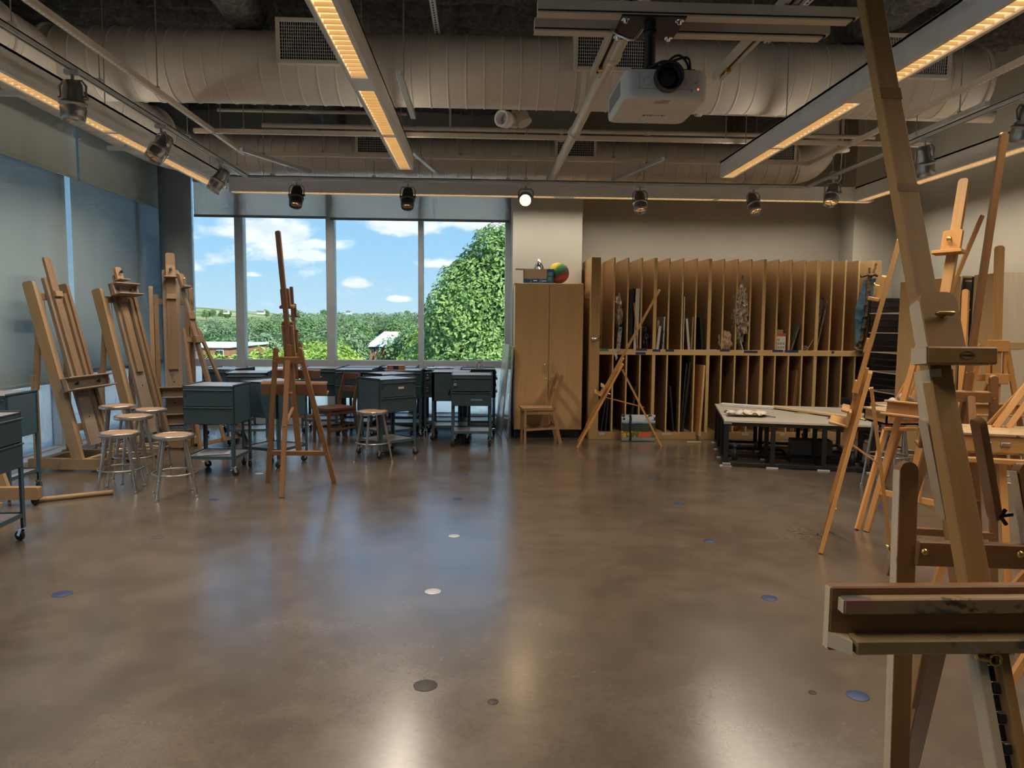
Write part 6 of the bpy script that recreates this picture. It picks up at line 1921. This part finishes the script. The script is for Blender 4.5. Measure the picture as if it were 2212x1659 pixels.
struct(MB().box(-60, 60, 11.25, 46, GZ - .6, GZ + .02), 'bounce_ground_front', 'bounce_pale')
struct(MB().box(-60, -5.2, -20, 11.25, GZ - .6, GZ + .02), 'bounce_ground_left', 'bounce_pale')

def leafmat(name, c1, c2, c3):
    def f(q, b, nt):
        t = q.n('ShaderNodeTexCoord').outputs['Object']
        oi = q.n('ShaderNodeObjectInfo')
        n1 = q.noise(t, .5, 2)
        n2 = q.noise(t, 5, 2)
        k = q.m('ADD', q.m('ADD', q.m('MULTIPLY', n1, .45), q.m('MULTIPLY', n2, .45)), q.m('MULTIPLY', q.m('SUBTRACT', oi.outputs['Random'], .5), .16))
        c = q.ramp(k, [(.30, c1), (.46, c2), (.60, c3)])
        q.put(b.inputs['Base Color'], c)
        o = nt.nodes['Material Output']
        tr = q.n('ShaderNodeBsdfTranslucent'); q.put(tr.inputs[0], c)
        mx = q.n('ShaderNodeMixShader'); mx.inputs[0].default_value = .35
        q.put(mx.inputs[1], b.outputs[0]); q.put(mx.inputs[2], tr.outputs[0])
        nt.links.new(mx.outputs[0], o.inputs[0])
    return mat(name, rough=.6, build=f, spec=.25)
leafmat('leaf_bright', (.18, .29, .08), (.34, .49, .16), (.54, .66, .30))
leafmat('leaf_mid', (.12, .21, .08), (.19, .31, .12), (.28, .41, .17))
leafmat('leaf_yellow', (.19, .30, .05), (.34, .47, .09), (.50, .61, .18))
leafmat('leaf_far', (.16, .24, .13), (.22, .32, .17), (.29, .39, .22))  # greyed green puts distance haze into the leaf colour
def crown(lobes, count, size, seed, up=.35):
    rnd = random.Random(seed)
    vs, fs = [], []
    tot = sum(r * r for _, r in lobes)
    for c, r in lobes:
        c = V(c)
        for _ in range(int(count * r * r / tot)):
            z = rnd.uniform(-.75, 1); a = rnd.uniform(0, 2 * PI); k = math.sqrt(max(0, 1 - z * z))
            d = V((k * math.cos(a), k * math.sin(a), z))
            rr = r * (1 - .30 * rnd.random() ** 2) * (1 + .22 * noise.noise(d * 2.6 + c * .7))
            p = c + d * rr
            n_ = (d + V((rnd.uniform(-1, 1), rnd.uniform(-1, 1), rnd.uniform(-.6, 1) + up)) * .8).normalized()
            u = n_.orthogonal().normalized(); w = n_.cross(u)
            a = rnd.uniform(0, PI); u, w = u * math.cos(a) + w * math.sin(a), w * math.cos(a) - u * math.sin(a)
            s = size * rnd.uniform(.6, 1.25)
            k0 = len(vs)
            vs += [p - u * s * .55, p + w * s * .30 + n_ * s * .08, p + u * s * .6, p - w * s * .30 + n_ * s * .08]
            fs.append((k0, k0 + 1, k0 + 2, k0 + 3))
    m_ = MB(); m_.add(vs, fs)
    return m_
def make_tree(name, label, seed, r, h, count, size, m_, group=None, nl=9):
    rnd = random.Random(seed)
    t = thing(name, label, 'tree', (0, 0, 0), 0, group)
    lobes = [((0, 0, h - r * .9), r * .8)]
    for i in range(nl):
        a = 2 * PI * i / nl + rnd.uniform(-.3, .3); k = rnd.uniform(.35, .8)
        lobes.append(((math.cos(a) * r * k, math.sin(a) * r * k, h - r * rnd.uniform(.55, 1.7)), r * rnd.uniform(.36, .55)))
    crown(lobes, count, size, seed).to('foliage', m_, t, recalc=False)
    tk = MB().tube([(0, 0, 0), (r * .03, 0, h * .35), (0, r * .02, h * .75)], [r * .075, r * .06, r * .03], 8)
    for i in range(5):
        a = 2 * PI * i / 5; z = h * (.35 + .07 * i)
        tk.tube([(0, 0, z), (math.cos(a) * r * .35, math.sin(a) * r * .35, z + r * .35), (math.cos(a) * r * .6, math.sin(a) * r * .6, z + r * .55)], [r * .03, r * .02, r * .008], 6)
    tk.to('trunk', 'bark', t)
    return t
# the big tree filling the right-hand pane
bt_ = thing('broadleaf_tree', 'big bright green tree filling the right-hand pane of the far window', 'tree', (-.35, 27, GZ))
BT = [((.9, .2, 13.0), 1.15), ((.0, .2, 11.6), 1.35), ((-.4, 0, 10.6), 1.5), ((.3, .2, 9.2), 2.1), ((.55, 0, 11.2), 1.6), ((1.6, .3, 12.4), 1.5), ((1.4, .5, 10.6), 2.1), ((-.6, -.3, 8.0), 1.5), ((.2, -1.0, 7.6), 1.5), ((1.2, -1.0, 8.6), 1.7), ((-.9, .2, 10.2), 1.0), ((-1.55, .2, 9.1), .9), ((-.3, -.4, 6.4), 1.6), ((1.2, -.9, 6.6), 1.6), ((2.6, 0, 11.5), 1.9), ((3.2, 0, 9.3), 2.2), ((.0, .6, 12.2), .9), ((-1.7, .4, 7.4), .8), ((3, -.5, 7), 2)]
crown(BT, 85000, .155, 5).to('foliage', 'leaf_bright', bt_, recalc=False)
tb_ = MB().tube([(.9, .3, 0), (1, .3, 4), (.9, .2, 8), (1.2, .2, 11)], [.45, .36, .24, .08], 10)
for c, r in BT[2:9]: tb_.tube([(.95, .25, c[2] - 2.2), V((.95, .25, c[2] - 1.2)).lerp(V(c), .5), c], [.12, .08, .03], 6)
tb_.to('trunk', 'bark', bt_)
bt2 = thing('broadleaf_tree', 'pale leafy tree just left of the big tree, against the third pane', 'tree', (-1.7, 34, GZ + 1.1))
T2 = [((0, 0, 8.0), 1.7), ((-.8, 0, 7.0), 1.5), ((.7, .2, 9.2), 1.1), ((.9, 0, 7.2), 1.7), ((-1.5, .2, 6.0), 1.3), ((.2, -.6, 6.2), 1.5), ((1.6, .2, 8.6), 1.2)]
crown(T2, 22000, .18, 9).to('foliage', 'leaf_yellow', bt2, recalc=False)
MB().tube([(0, 0, -1.2), (.05, 0, 4), (0, 0, 8)], [.3, .22, .08], 8).to('trunk', 'bark', bt2)
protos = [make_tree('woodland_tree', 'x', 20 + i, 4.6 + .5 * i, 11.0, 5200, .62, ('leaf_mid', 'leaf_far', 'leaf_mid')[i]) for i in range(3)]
protoY = make_tree('woodland_tree', 'x', 31, 3.2, 9, 5200, .42, 'leaf_yellow')
rnd = random.Random(3)
WG = 'woodland beyond the far window'
ORD = ['first', 'second', 'third', 'fourth', 'fifth', 'sixth', 'seventh', 'eighth', 'ninth', 'tenth', 'eleventh', 'twelfth', 'thirteenth', 'fourteenth', 'fifteenth', 'sixteenth', 'seventeenth']
def tree_at(proto, px, py, d, label, h0):
    """crown top seen at px,py when the tree stands d metres away"""
    p = at(px, py, d)
    c = copy_tree(proto)
    s = rnd.uniform(.85, 1.15)
    c.scale = (s, s, s)
    c.location = (p.x, p.y, p.z - h0 * s)
    c.rotation_euler.z = rnd.uniform(0, 6.28)
    c['label'] = label; c['group'] = WG
for k, (px, py, d) in enumerate(sorted(((566, 742, 62), (612, 748, 55), (655, 740, 66), (700, 745, 60), (520, 752, 70), (716, 728, 75), (505, 735, 82), (905, 742, 70), (925, 748, 58)))):
    tree_at(protoY, px, py, d, ORD[k] + ' yellow-green tree from the left in the front row of the wood outside', 9)
for k, (px, py, d) in enumerate(sorted(((728, 700, 105), (700, 712, 98), (790, 706, 160), (690, 706, 100), (640, 702, 108), (595, 706, 112), (550, 712, 100), (505, 716, 108), (470, 724, 100), (430, 728, 104), (840, 722, 175), (905, 700, 118), (880, 706, 140), (690, 718, 92), (930, 705, 120)))):
    tree_at(protos[rnd.randrange(3)], px, py, d, ORD[k] + ' full green tree from the left in the middle of the wood outside', 11)
for k, px in enumerate(range(400, 960, 36)):
    py = 690 if px > 560 else 704
    tree_at(protos[rnd.randrange(3)], px + rnd.uniform(-8, 8), py + rnd.uniform(-5, 5) - (4 if 560 < px < 700 else 0), rnd.uniform(165, 215), ORD[k] + ' tree from the left along the far top of the wood outside', 11)
hw = []
for px in range(380, 1000, 7):
    p = at(px + rnd.uniform(-5, 5), (678 if px > 590 else 691) + rnd.uniform(-1, 3), rnd.uniform(620, 760))
    hw.append(((p.x, p.y, p.z - 5), rnd.uniform(4.5, 7)))
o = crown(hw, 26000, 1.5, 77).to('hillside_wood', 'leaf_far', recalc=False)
tag(o, 'hazy strip of woodland covering the far hillside below the skyline', 'woodland', kind='stuff')
for k, (px, py) in enumerate(((445, 668), (459, 668), (480, 669), (492, 670), (575, 668), (640, 667), (700, 668), (880, 670))):
    tree_at(protos[0], px, py, 900, ORD[k] + ' small tree from the left on the farmland skyline outside', 11)
for p_ in protos + [protoY]:
    for o in list(p_.children_recursive) + [p_]: bpy.data.objects.remove(o)

# buildings among the trees
def f_brick(q, b, nt):
    t = q.n('ShaderNodeTexCoord').outputs['Object']
    q.put(b.inputs['Base Color'], q.mix(q.noise(t, 3, 5), (.26, .12, .08, 1), (.36, .19, .13, 1)))
mat('brick', rough=.9, build=f_brick, spec=.1)
mat('roof_white', (.66, .68, .70), .45)
mat('roof_grey', (.30, .32, .34), .6)
mat('house_glass', (.03, .035, .04), .1, spec=.8)
def window_on(t, c, ux, n_, w, h):
    f = MB().frame_box(V(c), ux, V((0, 0, 1)), n_, w, h, .16, .01).to('window', 'canvas_white', t, True)
    g_ = MB()
    for s in (-1, 1): g_.frame_box(V(c) + n_ * .06 + ux * s * w * .23, ux, V((0, 0, 1)), n_, w * .38, h * .84, .10)
    p = g_.to('pane', 'house_glass', f)
    for v in p.data.vertices: v.co -= V(t.location)
tl_, tr_2 = at(380, 746, 70), at(495, 746, 70)
bh = thing('brick_building', 'low brick building with a flat roof behind the leaning easel at the window', 'building', (tl_.x, 70, GZ - 1))
MB().box(tl_.x - 6, tr_2.x, 70, 82, GZ - 1.5, tr_2.z - .25).to('walls', 'brick', bh, True)
MB().box(tl_.x - 6.2, tr_2.x + .2, 69.8, 82.2, tr_2.z - .25, tr_2.z, .03).to('roof', 'roof_white', bh, True)
for px in (421, 471, 479):
    c = at(px, 763, 70); window_on(bh, (c.x, 69.98, c.z), V((1, 0, 0)), V((0, -1, 0)), .34, .62)
D = 118
e0, e1, pk, pk2 = at(793, 745, D), at(888, 748, D), at(829, 716, D + 4), at(862, 716, D + 4)
wh = thing('white_roofed_building', 'brick building with a white hipped roof among the trees', 'building', (e0.x, D, GZ - 4))
MB().box(e0.x + .4, e1.x - .4, D + .4, D + 8.6, GZ - 5, e0.z).to('walls', 'brick', wh, True)
zr = e0.z; zp = pk.z
rf = [(e0.x, D, zr), (e1.x, D, zr), (e1.x, D + 9, zr), (e0.x, D + 9, zr), (pk.x, D + 4.5, zp), (pk2.x, D + 4.5, zp), (e0.x, D, zr - .3), (e1.x, D, zr - .3), (e1.x, D + 9, zr - .3), (e0.x, D + 9, zr - .3)]
MB().add(rf, [(0, 1, 5, 4), (1, 2, 5), (2, 3, 4, 5), (3, 0, 4), (0, 6, 7, 1), (1, 7, 8, 2), (2, 8, 9, 3), (3, 9, 6, 0)]).to('roof', 'roof_white', wh, True)
for px in (806, 819, 834, 850):
    c = at(px, 756, D); window_on(wh, (c.x, D + .39, c.z), V((1, 0, 0)), V((0, -1, 0)), .62, 1.1)
for px, py, w, lb in ((487, 671, 9, 'pale barn on the farmland skyline, left of the window post'), (562, 671, 14, 'pale farm buildings on the skyline right of the first window post'), (752, 671, 9, 'tiny pale barn on the far skyline in the third pane')):
    c = at(px, py, 880)
    t = thing('distant_barn', lb, 'barn', (c.x, 880, c.z - 4), group='farm buildings on the skyline')
    MB().box(c.x - w * .3, c.x + w * .3, 880, 886, c.z - 4, c.z - 1).to('walls', 'canvas_white', t, True)
    MB().prism([(-w * .33, 0), (w * .33, 0), (w * .25, 1.4), (-w * .25, 1.4)], (c.x, 887, c.z - 1), (1, 0, 0), (0, 0, 1), 8).to('roof', 'roof_grey', t, True)
